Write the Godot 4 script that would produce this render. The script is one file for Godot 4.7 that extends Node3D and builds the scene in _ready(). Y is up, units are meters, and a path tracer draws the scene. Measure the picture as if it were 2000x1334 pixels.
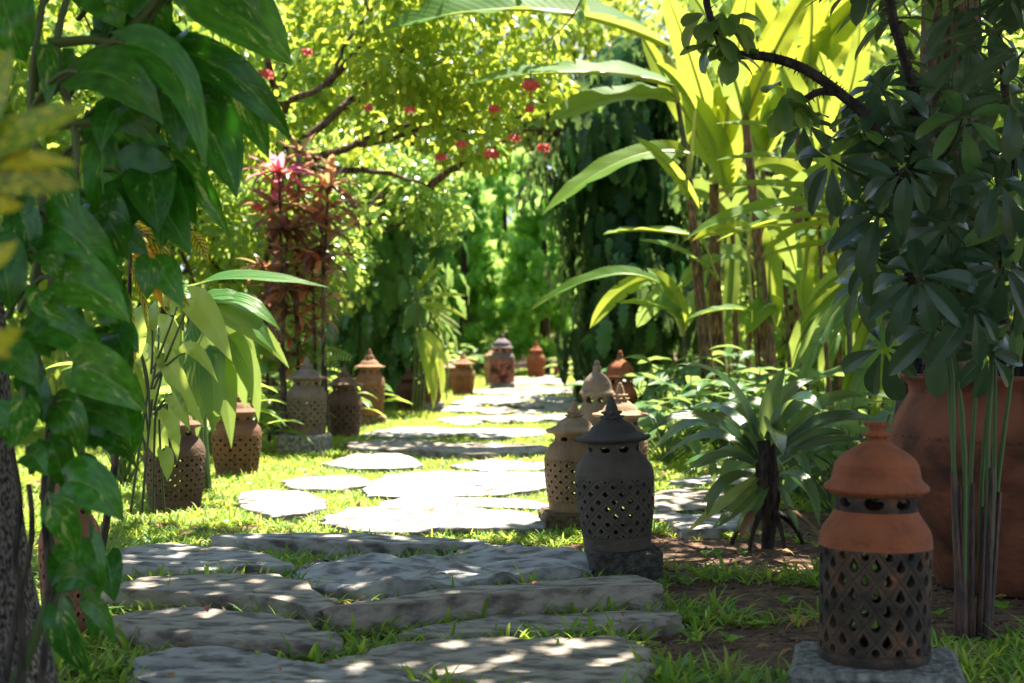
extends Node3D
# Garden path of slate slabs between clay lanterns. Depths are metres from the camera, which looks along -Z.

const FPX := 3000.0
var cam_t := Transform3D()
var rng := RandomNumberGenerator.new()
var taken := {}
var SUN := Vector3(0.20, 1.0, -0.42)      # towards the sun
var stones_poly: Array = []               # outlines on the ground, for the grass to keep off
var keep_off: Array = []                  # [Vector2 centre, radius] of things standing on the ground

# ------------------------------------------------------------------ helpers
func R(a: float, b: float) -> float:
	return rng.randf_range(a, b)

func P(px: float, py: float, d: float) -> Vector3:
	return cam_t * (Vector3((px - 1000.0) / FPX, -(py - 667.0) / FPX, -1.0) * d)

func G(px: float, py: float, h: float = 0.0) -> Vector3:
	var o := cam_t.origin
	var v := P(px, py, 1.0) - o
	return o + v * ((h - o.y) / v.y)

func numbered(called: String) -> String:
	taken[called] = taken.get(called, -1) + 1
	return called if taken[called] == 0 else "%s_%03d" % [called, taken[called]]

func tag(o: Node, label: String, category: String, group: String = "", kind: String = "") -> void:
	if label != "": o.set_meta("label", label)
	if category != "": o.set_meta("category", category)
	if group != "": o.set_meta("group", group)
	if kind != "": o.set_meta("kind", kind)

func thing(called: String, label: String, category: String, at: Vector3, turn: float = 0.0, group: String = "") -> Node3D:
	var o := Node3D.new()
	o.name = numbered(called)
	add_child(o, true)
	o.position = at
	o.rotation.y = turn
	tag(o, label, category, group)
	return o

func obj(called: String, m: Mesh, mat: Material, parent: Node3D, t: Transform3D = Transform3D.IDENTITY) -> MeshInstance3D:
	var o := MeshInstance3D.new()
	o.name = called if parent != self else numbered(called)
	o.mesh = m
	o.material_override = mat
	o.transform = t
	parent.add_child(o, true)
	return o

func cloud(called: String, m: Mesh, mat: Material, parent: Node3D, ts: Array, joined: bool = true) -> void:
	if ts.is_empty(): return
	if joined:
		var ar := m.surface_get_arrays(0)
		var bv: PackedVector3Array = ar[Mesh.ARRAY_VERTEX]
		var bn: PackedVector3Array = ar[Mesh.ARRAY_NORMAL]
		var bi: PackedInt32Array = ar[Mesh.ARRAY_INDEX]
		var v := PackedVector3Array()
		var n := PackedVector3Array()
		var ix := PackedInt32Array()
		ix.resize(bi.size() * ts.size())
		var w := 0
		var first := 0
		for t in ts:
			v.append_array((t as Transform3D) * bv)
			n.append_array(Transform3D((t as Transform3D).basis.orthonormalized(), Vector3.ZERO) * bn)
			for k in bi:
				ix[w] = k + first
				w += 1
			first += bv.size()
		var out := []
		out.resize(Mesh.ARRAY_MAX)
		out[Mesh.ARRAY_VERTEX] = v
		out[Mesh.ARRAY_NORMAL] = n
		out[Mesh.ARRAY_INDEX] = ix
		var am := ArrayMesh.new()
		am.add_surface_from_arrays(Mesh.PRIMITIVE_TRIANGLES, out)
		obj(called, am, mat, parent).set_meta("kind", "stuff")
		return
	var mm := MultiMesh.new()
	mm.transform_format = MultiMesh.TRANSFORM_3D
	mm.mesh = m
	mm.instance_count = ts.size()
	for i in ts.size(): mm.set_instance_transform(i, ts[i])
	var o := MultiMeshInstance3D.new()
	o.name = called
	o.multimesh = mm
	o.material_override = mat
	o.set_meta("kind", "stuff")
	parent.add_child(o, true)

func lin(r: float, g: float, b: float) -> Color:
	return Color(r, g, b).linear_to_srgb()

func mk(v: PackedVector3Array, idx: PackedInt32Array, uv: PackedVector2Array = PackedVector2Array()) -> ArrayMesh:
	var n := PackedVector3Array()
	n.resize(v.size())
	for k in range(0, idx.size(), 3):
		var a := idx[k]
		var b := idx[k + 1]
		var c := idx[k + 2]
		var f := (v[c] - v[a]).cross(v[b] - v[a])
		n[a] += f
		n[b] += f
		n[c] += f
	for k in n.size(): n[k] = n[k].normalized() if n[k].length_squared() > 1e-20 else Vector3.UP
	var ar := []
	ar.resize(Mesh.ARRAY_MAX)
	ar[Mesh.ARRAY_VERTEX] = v
	ar[Mesh.ARRAY_NORMAL] = n
	if uv.size() == v.size(): ar[Mesh.ARRAY_TEX_UV] = uv
	ar[Mesh.ARRAY_INDEX] = idx
	var m := ArrayMesh.new()
	m.add_surface_from_arrays(Mesh.PRIMITIVE_TRIANGLES, ar)
	return m

func grid_idx(rows: int, cols: int, first: int = 0, idx: PackedInt32Array = PackedInt32Array()) -> PackedInt32Array:
	for i in rows - 1:
		for j in cols - 1:
			var a := first + i * cols + j
			idx.append_array([a, a + 1, a + cols, a + 1, a + cols + 1, a + cols])
	return idx

# --- builder that joins tubes, cones and lathes of ONE part
class MB:
	var v := PackedVector3Array()
	var idx := PackedInt32Array()
	var uv := PackedVector2Array()

func tube_to(b: MB, pts: Array, rad: Array, sides: int = 8, rough: float = 0.0, cap: bool = true) -> void:
	var first := b.v.size()
	var nrm := Vector3(0, 0, 1)
	var n := pts.size()
	for i in n:
		var p: Vector3 = pts[i]
		var tan: Vector3 = ((pts[min(i + 1, n - 1)] as Vector3) - (pts[max(i - 1, 0)] as Vector3)).normalized()
		if absf(tan.dot(nrm)) > 0.95: nrm = Vector3(1, 0, 0)
		nrm = (nrm - tan * nrm.dot(tan)).normalized()
		var bi := tan.cross(nrm)
		for j in sides + 1:
			var a := TAU * (j % sides) / sides
			var r: float = rad[i]
			if rough > 0.0: r *= 1.0 + rough * (sin(a * 3.0 + p.y * 9.0) * 0.5 + sin(a * 5.0 + p.y * 23.0 + p.x * 7.0) * 0.35 + sin(a * 2.0 - p.y * 4.0) * 0.4)
			b.v.append(p + (nrm * cos(a) - bi * sin(a)) * r)
			b.uv.append(Vector2(float(j) / sides, float(i) / (n - 1)))
	grid_idx(n, sides + 1, first, b.idx)
	if cap:
		for e in [0, n - 1]:
			var c := b.v.size()
			b.v.append(pts[e])
			b.uv.append(Vector2(0.5, 0.5))
			for j in sides:
				var a0: int = first + e * (sides + 1) + j
				if e == 0: b.idx.append_array([c, a0 + 1, a0])
				else: b.idx.append_array([c, a0, a0 + 1])

func tube(pts: Array, rad: Array, sides: int = 8, rough: float = 0.0) -> ArrayMesh:
	var b := MB.new()
	tube_to(b, pts, rad, sides, rough)
	return mk(b.v, b.idx, b.uv)

func curve(a: Vector3, c: Vector3, e: Vector3, n: int) -> Array:
	var out := []
	for i in n + 1:
		var t := float(i) / n
		out.append(a.lerp(c, t).lerp(c.lerp(e, t), t))
	return out

func taper(r0: float, r1: float, n: int) -> Array:
	var out := []
	for i in n + 1: out.append(lerpf(r0, r1, float(i) / n))
	return out

# profile rows: [r, y] or [r, y, amp, lobes]
func lathe_to(b: MB, prof: Array, seg: int, wob: float = 0.0) -> void:
	var first := b.v.size()
	for i in prof.size():
		var q: Array = prof[i]
		for j in seg + 1:
			var a := TAU * (j % seg) / seg
			var r: float = q[0] * (1.0 + wob * (sin(a * 2.0 + 1.0) + 0.5 * sin(a * 3.0 + q[1] * 20.0)))
			var y: float = q[1]
			if q.size() > 2:
				var m := cos(a * q[3])
				r *= 1.0 + q[2] * m
				y += q[0] * q[2] * 0.5 * m
			b.v.append(Vector3(cos(a) * r, y, sin(a) * r))
			b.uv.append(Vector2(float(j) / seg, float(i) / prof.size()))
	grid_idx(prof.size(), seg + 1, first, b.idx)

func lathe(prof: Array, seg: int = 32, wob: float = 0.0) -> ArrayMesh:
	var b := MB.new()
	lathe_to(b, prof, seg, wob)
	return mk(b.v, b.idx, b.uv)

func chamfer_block(w: float, h: float, l: float, c: float, sd: int) -> ArrayMesh:
	# a rough cast block: chamfered, corners worn, base at y = 0
	var r := RandomNumberGenerator.new()
	r.seed = sd
	var v := PackedVector3Array()
	var idx := PackedInt32Array()
	var ring := []
	var x := w / 2
	var z := l / 2
	for q in [[-x + c, -z], [x - c, -z], [x, -z + c], [x, z - c], [x - c, z], [-x + c, z], [-x, z - c], [-x, -z + c]]:
		ring.append(Vector2(q[0], q[1]) + Vector2(r.randf_range(-1, 1), r.randf_range(-1, 1)) * c * 0.5)
	var levels := [[0.0, 1.0], [h * 0.5, 1.0], [h - c, 1.0], [h - c, 1.0], [h, 1.0 - 2.0 * c / w], [h, 1.0 - 2.0 * c / w], [h + 0.0006, 0.0]]
	for lv in levels:
		for j in 9:
			var p: Vector2 = ring[j % 8] * (lv[1] as float)
			v.append(Vector3(p.x, lv[0] + (r.randf_range(-1, 1) * c * 0.3 if j < 8 and lv[1] > 0.0 and lv[0] > 0.0 else 0.0), p.y))
		v[v.size() - 1] = v[v.size() - 9]
	return mk(v, grid_idx(levels.size(), 9, 0, idx))

# ------------------------------------------------------------------ textures and materials
var texs := {}
func ntex(key: String, freq: float, cols: Array, offs: Array, oct: int = 4, typ: int = FastNoiseLite.TYPE_SIMPLEX_SMOOTH, size: int = 512, ridged: bool = false) -> NoiseTexture2D:
	if texs.has(key): return texs[key]
	var n := FastNoiseLite.new()
	n.seed = key.hash() % 10000
	n.noise_type = typ
	n.frequency = freq
	n.fractal_octaves = oct
	if ridged: n.fractal_type = FastNoiseLite.FRACTAL_RIDGED
	var t := NoiseTexture2D.new()
	t.width = size
	t.height = size
	t.seamless = true
	t.noise = n
	if cols.size():
		var g := Gradient.new()
		g.colors = PackedColorArray(cols)
		g.offsets = PackedFloat32Array(offs)
		t.color_ramp = g
	texs[key] = t
	return t

func gray(v: float) -> Color:
	return Color(v, v, v)

func mat(c: Color, rough: float = 0.8, tex: Texture2D = null, scale: Vector3 = Vector3.ONE, bump: Texture2D = null, bump_cm: float = 0.0, world: bool = false) -> StandardMaterial3D:
	var m := StandardMaterial3D.new()
	m.albedo_color = c
	m.roughness = rough
	m.cull_mode = BaseMaterial3D.CULL_DISABLED
	if tex or bump:
		m.uv1_triplanar = true
		m.uv1_world_triplanar = world
		m.uv1_scale = scale
	if tex: m.albedo_texture = tex
	if bump:
		m.heightmap_enabled = true
		m.heightmap_texture = bump
		m.heightmap_scale = bump_cm
	return m

# leaf: reflected colour, colour of the light that passes, how much passes (0..1)
func leafmat(c: Color, through: Color, part: float, rough: float = 0.45, spec: float = 0.5, bump: Texture2D = null, bump_cm: float = 0.1) -> StandardMaterial3D:
	var m := StandardMaterial3D.new()
	m.albedo_color = c
	m.roughness = rough
	m.metallic_specular = spec
	m.cull_mode = BaseMaterial3D.CULL_DISABLED
	m.backlight_enabled = true
	var k := maxf(through.r, maxf(through.g, through.b))
	m.backlight = lin(through.r / k * part, through.g / k * part, through.b / k * part)
	if bump:
		m.heightmap_enabled = true
		m.heightmap_texture = bump
		m.heightmap_scale = bump_cm
	return m

func vein_height(kind: String) -> ImageTexture:
	# relief of a leaf blade: u across, v along
	var w := 128
	var h := 256
	var im := Image.create(w, h, false, Image.FORMAT_L8)
	for y in h:
		for x in w:
			var s := absf((x + 0.5) / w * 2.0 - 1.0)
			var t := (y + 0.5) / h
			var k := 0.5
			if kind == "pinnate":
				var ph := t * 9.0 - s * 1.6
				var f := absf(ph - roundf(ph))
				k = 0.65 - 0.4 * exp(-f * f * 90.0)
			elif kind == "parallel":
				k = 0.5 + 0.22 * sin(t * 190.0 - s * 20.0) + 0.18 * sin(t * 47.0 - s * 6.0 + 1.0)
			elif kind == "pleat":
				k = 0.5 + 0.35 * sin(s * 30.0 + t * 4.0) + 0.1 * sin(s * 71.0)
			k -= 0.45 * exp(-s * s * 300.0)
			im.set_pixel(x, y, gray(clampf(k, 0, 1)))
	return ImageTexture.create_from_image(im)

func variegated(base: Color, pale: Color, amount: float, sd: int, spots: bool = false, vein: Color = Color(0, 0, 0, 0)) -> ImageTexture:
	# pigment of a variegated leaf: streaks that follow the side veins, or spots
	var n := FastNoiseLite.new()
	n.seed = sd
	n.frequency = 0.03
	n.fractal_octaves = 4
	var w := 128
	var h := 128
	var im := Image.create(w, h, false, Image.FORMAT_RGB8)
	for y in h:
		for x in w:
			var s := (x + 0.5) / w * 2.0 - 1.0
			var t := (y + 0.5) / h
			var a := absf(s)
			var v: float
			if spots: v = n.get_noise_2d(x * 3.3, y * 2.4)
			else: v = n.get_noise_2d((t * 190.0 - a * 110.0) * 0.75 + (300.0 if s > 0 else 0.0), (t * 60.0 + a * 150.0) * 0.22) * (1.25 - 0.5 * a)
			v += 0.35 * n.get_noise_2d(x * 7.0 + 70.0, y * 7.0)
			var k := smoothstep(1.0 - amount, 1.12 - amount, v * 1.3 + 0.5)
			var c := base.lerp(pale, k)
			c = c * (1.0 + 0.25 * n.get_noise_2d(x * 1.3, y * 1.3 + 500.0))
			if vein.a > 0.0:
				var ph := t * 9.0 - a * 1.6
				var f := absf(ph - roundf(ph))
				c = c.lerp(vein, maxf(exp(-f * f * 60.0), exp(-a * a * 160.0)) * vein.a)
			else:
				c = c.lerp(pale.lerp(base, 0.45), 0.8 * exp(-a * a * 900.0))
			im.set_pixel(x, y, Color(c.r, c.g, c.b))
	return ImageTexture.create_from_image(im)

# ------------------------------------------------------------------ leaves
var PROF := {
	"lance": [0.06, 0.45, 0.78, 0.95, 1.0, 0.97, 0.88, 0.72, 0.50, 0.26, 0.0],
	"banana": [0.10, 0.72, 0.93, 1.0, 1.0, 0.98, 0.95, 0.88, 0.74, 0.5, 0.0],
	"strap": [0.55, 0.66, 0.8, 0.92, 1.0, 1.0, 0.94, 0.82, 0.64, 0.38, 0.0],
	"heart": [0.45, 0.90, 1.0, 1.0, 0.97, 0.90, 0.80, 0.66, 0.47, 0.24, 0.0],
	"oval": [0.10, 0.52, 0.80, 0.95, 1.0, 0.99, 0.94, 0.84, 0.68, 0.44, 0.0],
	"spoon": [0.10, 0.24, 0.42, 0.62, 0.80, 0.94, 1.0, 0.99, 0.88, 0.62, 0.0],
	"grass": [0.85, 0.95, 1.0, 1.0, 0.97, 0.92, 0.84, 0.72, 0.55, 0.32, 0.0],
	"lobed": [0.2, 0.75, 0.62, 1.0, 0.66, 1.0, 0.66, 0.9, 0.52, 0.46, 0.0],
	"petal": [0.2, 0.5, 0.75, 0.92, 1.0, 1.0, 0.98, 0.92, 0.8, 0.6, 0.25],
}

func prof_at(p: Array, t: float) -> float:
	var f := clampf(t, 0, 1) * (p.size() - 1)
	var i := mini(int(f), p.size() - 2)
	return lerpf(p[i], p[i + 1], f - i)

# a leaf of its own axes: base at the origin, along +Z, face up (+Y)
func leaf_mesh(kind: String, L: float, W: float, fold: float, droop: float, wave: float = 0.0, segs: int = 8, acr: int = 2, lobe: float = 0.0, phase: float = 0.0, rise: float = 0.0) -> ArrayMesh:
	var v := PackedVector3Array()
	var uv := PackedVector2Array()
	var p: Array = PROF[kind]
	var z := 0.0
	var y := 0.0
	var cols := acr * 2 + 1
	for i in segs + 1:
		var t := float(i) / segs
		var a := -rise + droop * t
		if i > 0:
			z += cos(a) * L / segs
			y -= sin(a) * L / segs
		var hw := W * 0.5 * prof_at(p, t)
		for j in cols:
			var s := signf(j - acr) * pow(absf(float(j - acr) / acr), 1.8)
			var up := absf(s) * hw * sin(fold) + wave * hw * sin(t * 17.0 + phase + signf(s) * 1.3) * s * s
			var q := Vector3(s * hw * cos(fold), y + up * cos(a), z + up * sin(a))
			q.z -= lobe * L * pow(absf(s), 1.5) * pow(1.0 - t, 5.0)
			v.append(q)
			uv.append(Vector2((s + 1.0) * 0.5, t))
	return mk(v, grid_idx(segs + 1, cols), uv)

# a leaf along a curve in space
func blade_mesh(a: Vector3, c: Vector3, e: Vector3, W: float, kind: String = "lance", face: Vector3 = Vector3(0, 0.4, 1), fold: float = 0.25, wave: float = 0.0, segs: int = 16, acr: int = 3, twist: float = 0.0, lobe: float = 0.0, tears: float = 0.0, sd: int = 0) -> ArrayMesh:
	var v := PackedVector3Array()
	var uv := PackedVector2Array()
	var idx := PackedInt32Array()
	var p: Array = PROF[kind]
	var cols := acr * 2 + 1
	var L := a.distance_to(c) + c.distance_to(e)
	for i in segs + 1:
		var t := float(i) / segs
		var q := a.lerp(c, t).lerp(c.lerp(e, t), t)
		var tan := ((c - a) * (1.0 - t) + (e - c) * t).normalized()
		var n := (face - tan * face.dot(tan)).normalized()
		if twist != 0.0: n = n.rotated(tan, twist * t)
		var side := n.cross(tan)
		var hw := W * 0.5 * prof_at(p, t)
		for j in cols:
			var s := signf(j - acr) * pow(absf(float(j - acr) / acr), 1.8)
			var up := absf(s) * hw * sin(fold) + wave * hw * sin(t * 19.0 + sd * 1.7 + signf(s) * 1.1 + sin(t * 7.0 + sd) * 2.0) * s * s
			v.append(q + side * (s * hw * cos(fold)) + n * up - tan * (lobe * L * pow(absf(s), 1.5) * pow(1.0 - t, 5.0)))
			uv.append(Vector2((s + 1.0) * 0.5, t))
	var r := RandomNumberGenerator.new()
	r.seed = sd + 11
	for i in segs:
		for j in cols - 1:
			var o := i * cols + j
			if tears > 0.0 and (j == 0 or j == cols - 2) and i > 1 and i < segs - 2 and r.randf() < tears:
				# a split along a side vein: this edge cell narrows to a sliver
				if j == 0: idx.append_array([o + 1, o + cols + 1, o + cols])
				else: idx.append_array([o, o + 1, o + cols])
				continue
			idx.append_array([o, o + 1, o + cols, o + 1, o + cols + 1, o + cols])
	return mk(v, idx, uv)

# places a leaf whose points are given relative to the thing
func blade(parent: Node3D, called: String, m: Material, a: Vector3, c: Vector3, e: Vector3, W: float, kind: String = "lance", face: Vector3 = Vector3(0, 0.4, 1), fold: float = 0.25, wave: float = 0.0, segs: int = 16, acr: int = 3, twist: float = 0.0, lobe: float = 0.0, tears: float = 0.0) -> MeshInstance3D:
	var o := parent.position
	return obj(called, blade_mesh(a - o, c - o, e - o, W, kind, face, fold, wave, segs, acr, twist, lobe, tears, parent.get_child_count()), m, parent)

func aim(at: Vector3, along: Vector3, up: Vector3, s: float = 1.0) -> Transform3D:
	var z := along.normalized()
	var y := up - z * up.dot(z)
	if y.length_squared() < 1e-6: y = Vector3(0, 0, 1) - z * z.z
	if y.length_squared() < 1e-6: y = Vector3(1, 0, 0)
	y = y.normalized()
	return Transform3D(Basis(y.cross(z) * s, y * s, z * s), at)

func rdir() -> Vector3:
	var v := Vector3(R(-1, 1), R(-1, 1), R(-1, 1))
	while v.length_squared() > 1.0 or v.length_squared() < 0.01: v = Vector3(R(-1, 1), R(-1, 1), R(-1, 1))
	return v.normalized()

# ------------------------------------------------------------------ the setting
func setup() -> void:
	var cam := Camera3D.new()
	cam.name = "camera"
	cam.transform = Transform3D(Basis(Vector3.RIGHT, -atan(37.0 / FPX)), Vector3(0, 0.81, 0))
	cam_t = cam.transform
	var at := CameraAttributesPhysical.new()
	at.frustum_focal_length = 54.0
	at.exposure_aperture = 4.4
	at.frustum_focus_distance = 4.6
	at.exposure_multiplier = 1.0
	cam.attributes = at
	cam.fov = rad_to_deg(2.0 * atan(667.0 / FPX))
	cam.near = 0.05
	cam.far = 400.0
	add_child(cam)
	var env := Environment.new()
	env.background_mode = Environment.BG_SKY
	var sm := ProceduralSkyMaterial.new()
	sm.sky_top_color = Color(0.50, 0.61, 0.78)
	sm.sky_horizon_color = Color(0.80, 0.86, 0.90)
	sm.sky_curve = 0.25
	sm.ground_bottom_color = Color(0.25, 0.28, 0.18)
	sm.ground_horizon_color = Color(0.5, 0.55, 0.45)
	sm.sun_angle_max = 20.0
	var sky := Sky.new()
	sky.sky_material = sm
	env.sky = sky
	env.background_energy_multiplier = 0.46
	env.tonemap_mode = Environment.TONE_MAPPER_LINEAR
	env.tonemap_exposure = 4.5
	env.sdfgi_enabled = true
	env.ssao_enabled = true
	env.ssil_enabled = true
	var we := WorldEnvironment.new()
	we.name = "environment"
	we.environment = env
	add_child(we)
	var sun := DirectionalLight3D.new()
	sun.name = "sun"
	sun.light_color = Color(1.0, 0.96, 0.88)
	sun.light_energy = 1.6
	sun.light_angular_distance = 0.5
	sun.shadow_enabled = true
	add_child(sun)
	sun.look_at_from_position(SUN * 10.0, Vector3.ZERO)

var gn := FastNoiseLite.new()
func ground_y(x: float, z: float) -> float:
	return -0.012 + 0.014 * gn.get_noise_2d(x * 60.0, z * 60.0) + 0.008 * gn.get_noise_2d(x * 260.0, z * 260.0)

func build_ground() -> void:
	gn.seed = 4
	gn.frequency = 0.02
	var xs := []
	var zs := []
	var x := -4.0
	while x <= 4.0:
		xs.append(x)
		x += 0.09
	for q in [4.6, 6.0, 9.0, 16.0, 40.0, 150.0]:
		xs.append(q)
		xs.push_front(-q)
	var z := 1.0
	while z > -9.0:
		zs.append(z)
		z -= 0.09
	for q in [-9.5, -10.5, -12.0, -14.0, -17.0, -21.0, -26.0, -35.0, -60.0, -250.0]: zs.append(q)
	for q in [3.0, 10.0, 60.0]: zs.push_front(q)
	var v := PackedVector3Array()
	for zz in zs:
		for xx in xs: v.append(Vector3(xx, ground_y(xx, zz), zz))
	var soil := ntex("soil", 0.012, [Color(0.20, 0.13, 0.09), Color(0.34, 0.235, 0.165), Color(0.43, 0.32, 0.23), Color(0.52, 0.41, 0.31)], [0.0, 0.4, 0.65, 1.0], 6, FastNoiseLite.TYPE_SIMPLEX_SMOOTH, 1024)
	var sb := ntex("soilbump", 0.03, [], [], 6, FastNoiseLite.TYPE_PERLIN, 1024)
	var o := obj("ground", mk(v, grid_idx(zs.size(), xs.size())), mat(Color.WHITE, 0.95, soil, Vector3.ONE * 0.9, sb, 2.5, true), self)
	tag(o, "", "", "", "structure")

# slabs: outline of the top face as seen, height of the top, thickness of relief, colour
var SLABS := [
	[[[262, 1284], [330, 1270], [420, 1268], [500, 1274], [560, 1288], [640, 1296], [760, 1314], [850, 1338], [800, 1400], [520, 1420], [330, 1380], [295, 1320]], 0.040, 0.014, 0],
	[[[655, 1290], [720, 1268], [880, 1254], [1010, 1250], [1110, 1253], [1200, 1244], [1250, 1256], [1256, 1290], [1240, 1326], [1150, 1346], [980, 1342], [880, 1322], [770, 1308]], 0.038, 0.010, 2],
	[[[800, 1238], [860, 1220], [960, 1207], [1080, 1198], [1210, 1193], [1310, 1190], [1322, 1200], [1255, 1214], [1100, 1226], [1000, 1230], [890, 1240]], 0.035, 0.007, 2],
	[[[218, 1200], [280, 1188], [400, 1190], [500, 1198], [580, 1212], [632, 1230], [645, 1244], [600, 1250], [520, 1250], [400, 1240], [300, 1230], [232, 1220]], 0.060, 0.012, 2],
	[[[212, 1142], [300, 1122], [420, 1118], [530, 1126], [600, 1144], [645, 1172], [640, 1184], [600, 1184], [540, 1174], [470, 1160], [350, 1154], [250, 1150]], 0.075, 0.010, 2],
	[[[215, 1086], [290, 1063], [350, 1058], [430, 1070], [510, 1084], [556, 1096], [560, 1104], [480, 1108], [350, 1106], [235, 1104]], 0.055, 0.012, 0],
	[[[655, 1186], [760, 1163], [880, 1148], [1000, 1140], [1100, 1133], [1180, 1127], [1238, 1123], [1270, 1133], [1278, 1144], [1180, 1146], [1060, 1150], [930, 1160], [860, 1168], [760, 1178]], 0.085, 0.006, 2],
	[[[580, 1110], [625, 1090], [700, 1088], [790, 1098], [840, 1088], [900, 1068], [980, 1057], [1060, 1064], [1136, 1086], [1144, 1112], [1010, 1124], [890, 1138], [760, 1150], [680, 1150], [620, 1138]], 0.055, 0.030, 1],
	[[[420, 1046], [500, 1041], [650, 1042], [800, 1047], [930, 1053], [945, 1059], [860, 1060], [700, 1058], [520, 1053]], 0.055, 0.006, 0],
	[[[662, 1004], [700, 994], [800, 991], [920, 994], [1010, 1000], [1056, 1013], [1044, 1026], [900, 1028], [790, 1034], [700, 1028], [660, 1016]], 0.045, 0.012, 0],
	[[[760, 979], [850, 972], [1000, 975], [1066, 983], [1056, 992], [900, 986], [775, 988]], 0.035, 0.008, 1],
	[[[482, 966], [530, 955], [590, 962], [622, 984], [600, 996], [535, 1003], [498, 988]], 0.045, 0.012, 1],
	[[[732, 952], [764, 927], [850, 921], [1000, 922], [1064, 927], [1058, 948], [960, 962], [800, 966], [738, 962]], 0.045, 0.008, 1],
	[[[572, 937], [640, 929], [690, 930], [708, 944], [650, 953], [592, 950]], 0.04, 0.010, 0],
	[[[650, 902], [700, 889], [760, 885], [812, 904], [798, 911], [700, 911]], 0.05, 0.02, 1],
	[[[902, 907], [960, 898], [1046, 904], [1062, 912], [960, 916]], 0.04, 0.008, 1],
	[[[690, 866], [740, 859], [860, 862], [890, 868], [876, 880], [800, 876], [702, 872]], 0.07, 0.012, 2],
	[[[866, 865], [960, 864], [1044, 870], [1056, 878], [950, 884], [888, 882]], 0.065, 0.010, 2],
	[[[710, 848], [790, 834], [896, 836], [900, 844], [800, 852]], 0.045, 0.008, 1],
	[[[890, 842], [960, 835], [1050, 839], [1050, 847], [960, 852]], 0.045, 0.008, 1],
	[[[1288, 966], [1330, 951], [1400, 960], [1404, 980], [1350, 990], [1292, 990]], 0.05, 0.010, 2],
	[[[1322, 1008], [1380, 1000], [1440, 1006], [1434, 1024], [1344, 1026]], 0.045, 0.010, 1],
	[[[1334, 936], [1400, 930], [1456, 935], [1436, 943], [1354, 943]], 0.045, 0.008, 1],
	[[[1287, 1004], [1310, 1000], [1314, 1012], [1292, 1014]], 0.03, 0.006, 0],
]

func slab(parent: Node3D, poly_px: Array, h: float, relief: float, m: Material, sd: int, fine: int) -> void:
	var pts := []
	for q in poly_px:
		var g := G(q[0], q[1], h)
		pts.append(Vector2(g.x, g.z))
	slab_at(parent, pts, h, relief, m, sd, fine)

func slab_at(parent: Node3D, pts: Array, h: float, relief: float, m: Material, sd: int, fine: int) -> void:
	var n := FastNoiseLite.new()
	n.seed = sd
	n.frequency = 1.0
	n.fractal_octaves = 4
	var area := 0.0
	for i in pts.size(): area += pts[i].x * pts[(i + 1) % pts.size()].y - pts[(i + 1) % pts.size()].x * pts[i].y
	if area > 0.0: pts.reverse()
	var out := PackedVector2Array()
	var cnt := pts.size()
	var c := Vector2.ZERO
	for p in pts: c += p / cnt
	for i in cnt:
		for k in fine:
			var t := float(k) / fine
			var q: Vector2 = (pts[i] as Vector2).cubic_interpolate(pts[(i + 1) % cnt], pts[(i - 1 + cnt) % cnt], pts[(i + 2) % cnt], t)
			q = q.lerp((pts[i] as Vector2).lerp(pts[(i + 1) % cnt], t), 0.82)
			var away: Vector2 = (q - c).normalized()
			q += away * (0.055 if c.y < -5.6 else 0.022)
			q += away * (n.get_noise_2d(q.x * 5.0, q.y * 5.0) * 0.035 + n.get_noise_2d(q.x * 21.0, q.y * 21.0) * 0.012)
			out.append(q)
	stones_poly.append(out)
	var rows := [[0.0, 0], [0.15, 0], [0.3, 0], [0.44, 0], [0.56, 0], [0.67, 0], [0.77, 0], [0.85, 0], [0.92, 0], [0.965, 0], [0.99, 1], [1.0, 2], [0.985, 3], [1.01, 4], [0.985, 5], [1.015, 6], [1.0, 7]]
	var v := PackedVector3Array()
	var N := out.size()
	for rw in rows:
		for j in N + 1:
			var p := out[j % N]
			var q := c.lerp(p, rw[0])
			var f := n.get_noise_2d(q.x * 1.5, q.y * 2.6)
			var f2 := n.get_noise_2d(q.x * 5.0 + 40.0, q.y * 10.0)
			var st := floorf((f + f2 * 0.3) * 5.0) / 5.0
			var y := h + relief * (0.75 * f + 0.7 * st + 0.2 * f2) + 0.0015 * n.get_noise_2d(q.x * 40.0, q.y * 60.0)
			var lv: int = rw[1]
			if lv == 1: y -= 0.004
			elif lv >= 2:
				var jag := n.get_noise_2d(p.x * 14.0 + lv * 9.0, p.y * 14.0)
				y = (h - 0.010) * (1.0 - (lv - 2) / 4.2) + 0.006 * jag
				q += (p - c).normalized() * jag * 0.012
				if lv == 7: y = -0.05
			v.append(Vector3(q.x, y, q.y) - parent.position)
	obj("stone", mk(v, grid_idx(rows.size(), N + 1)), m, parent)

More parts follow.
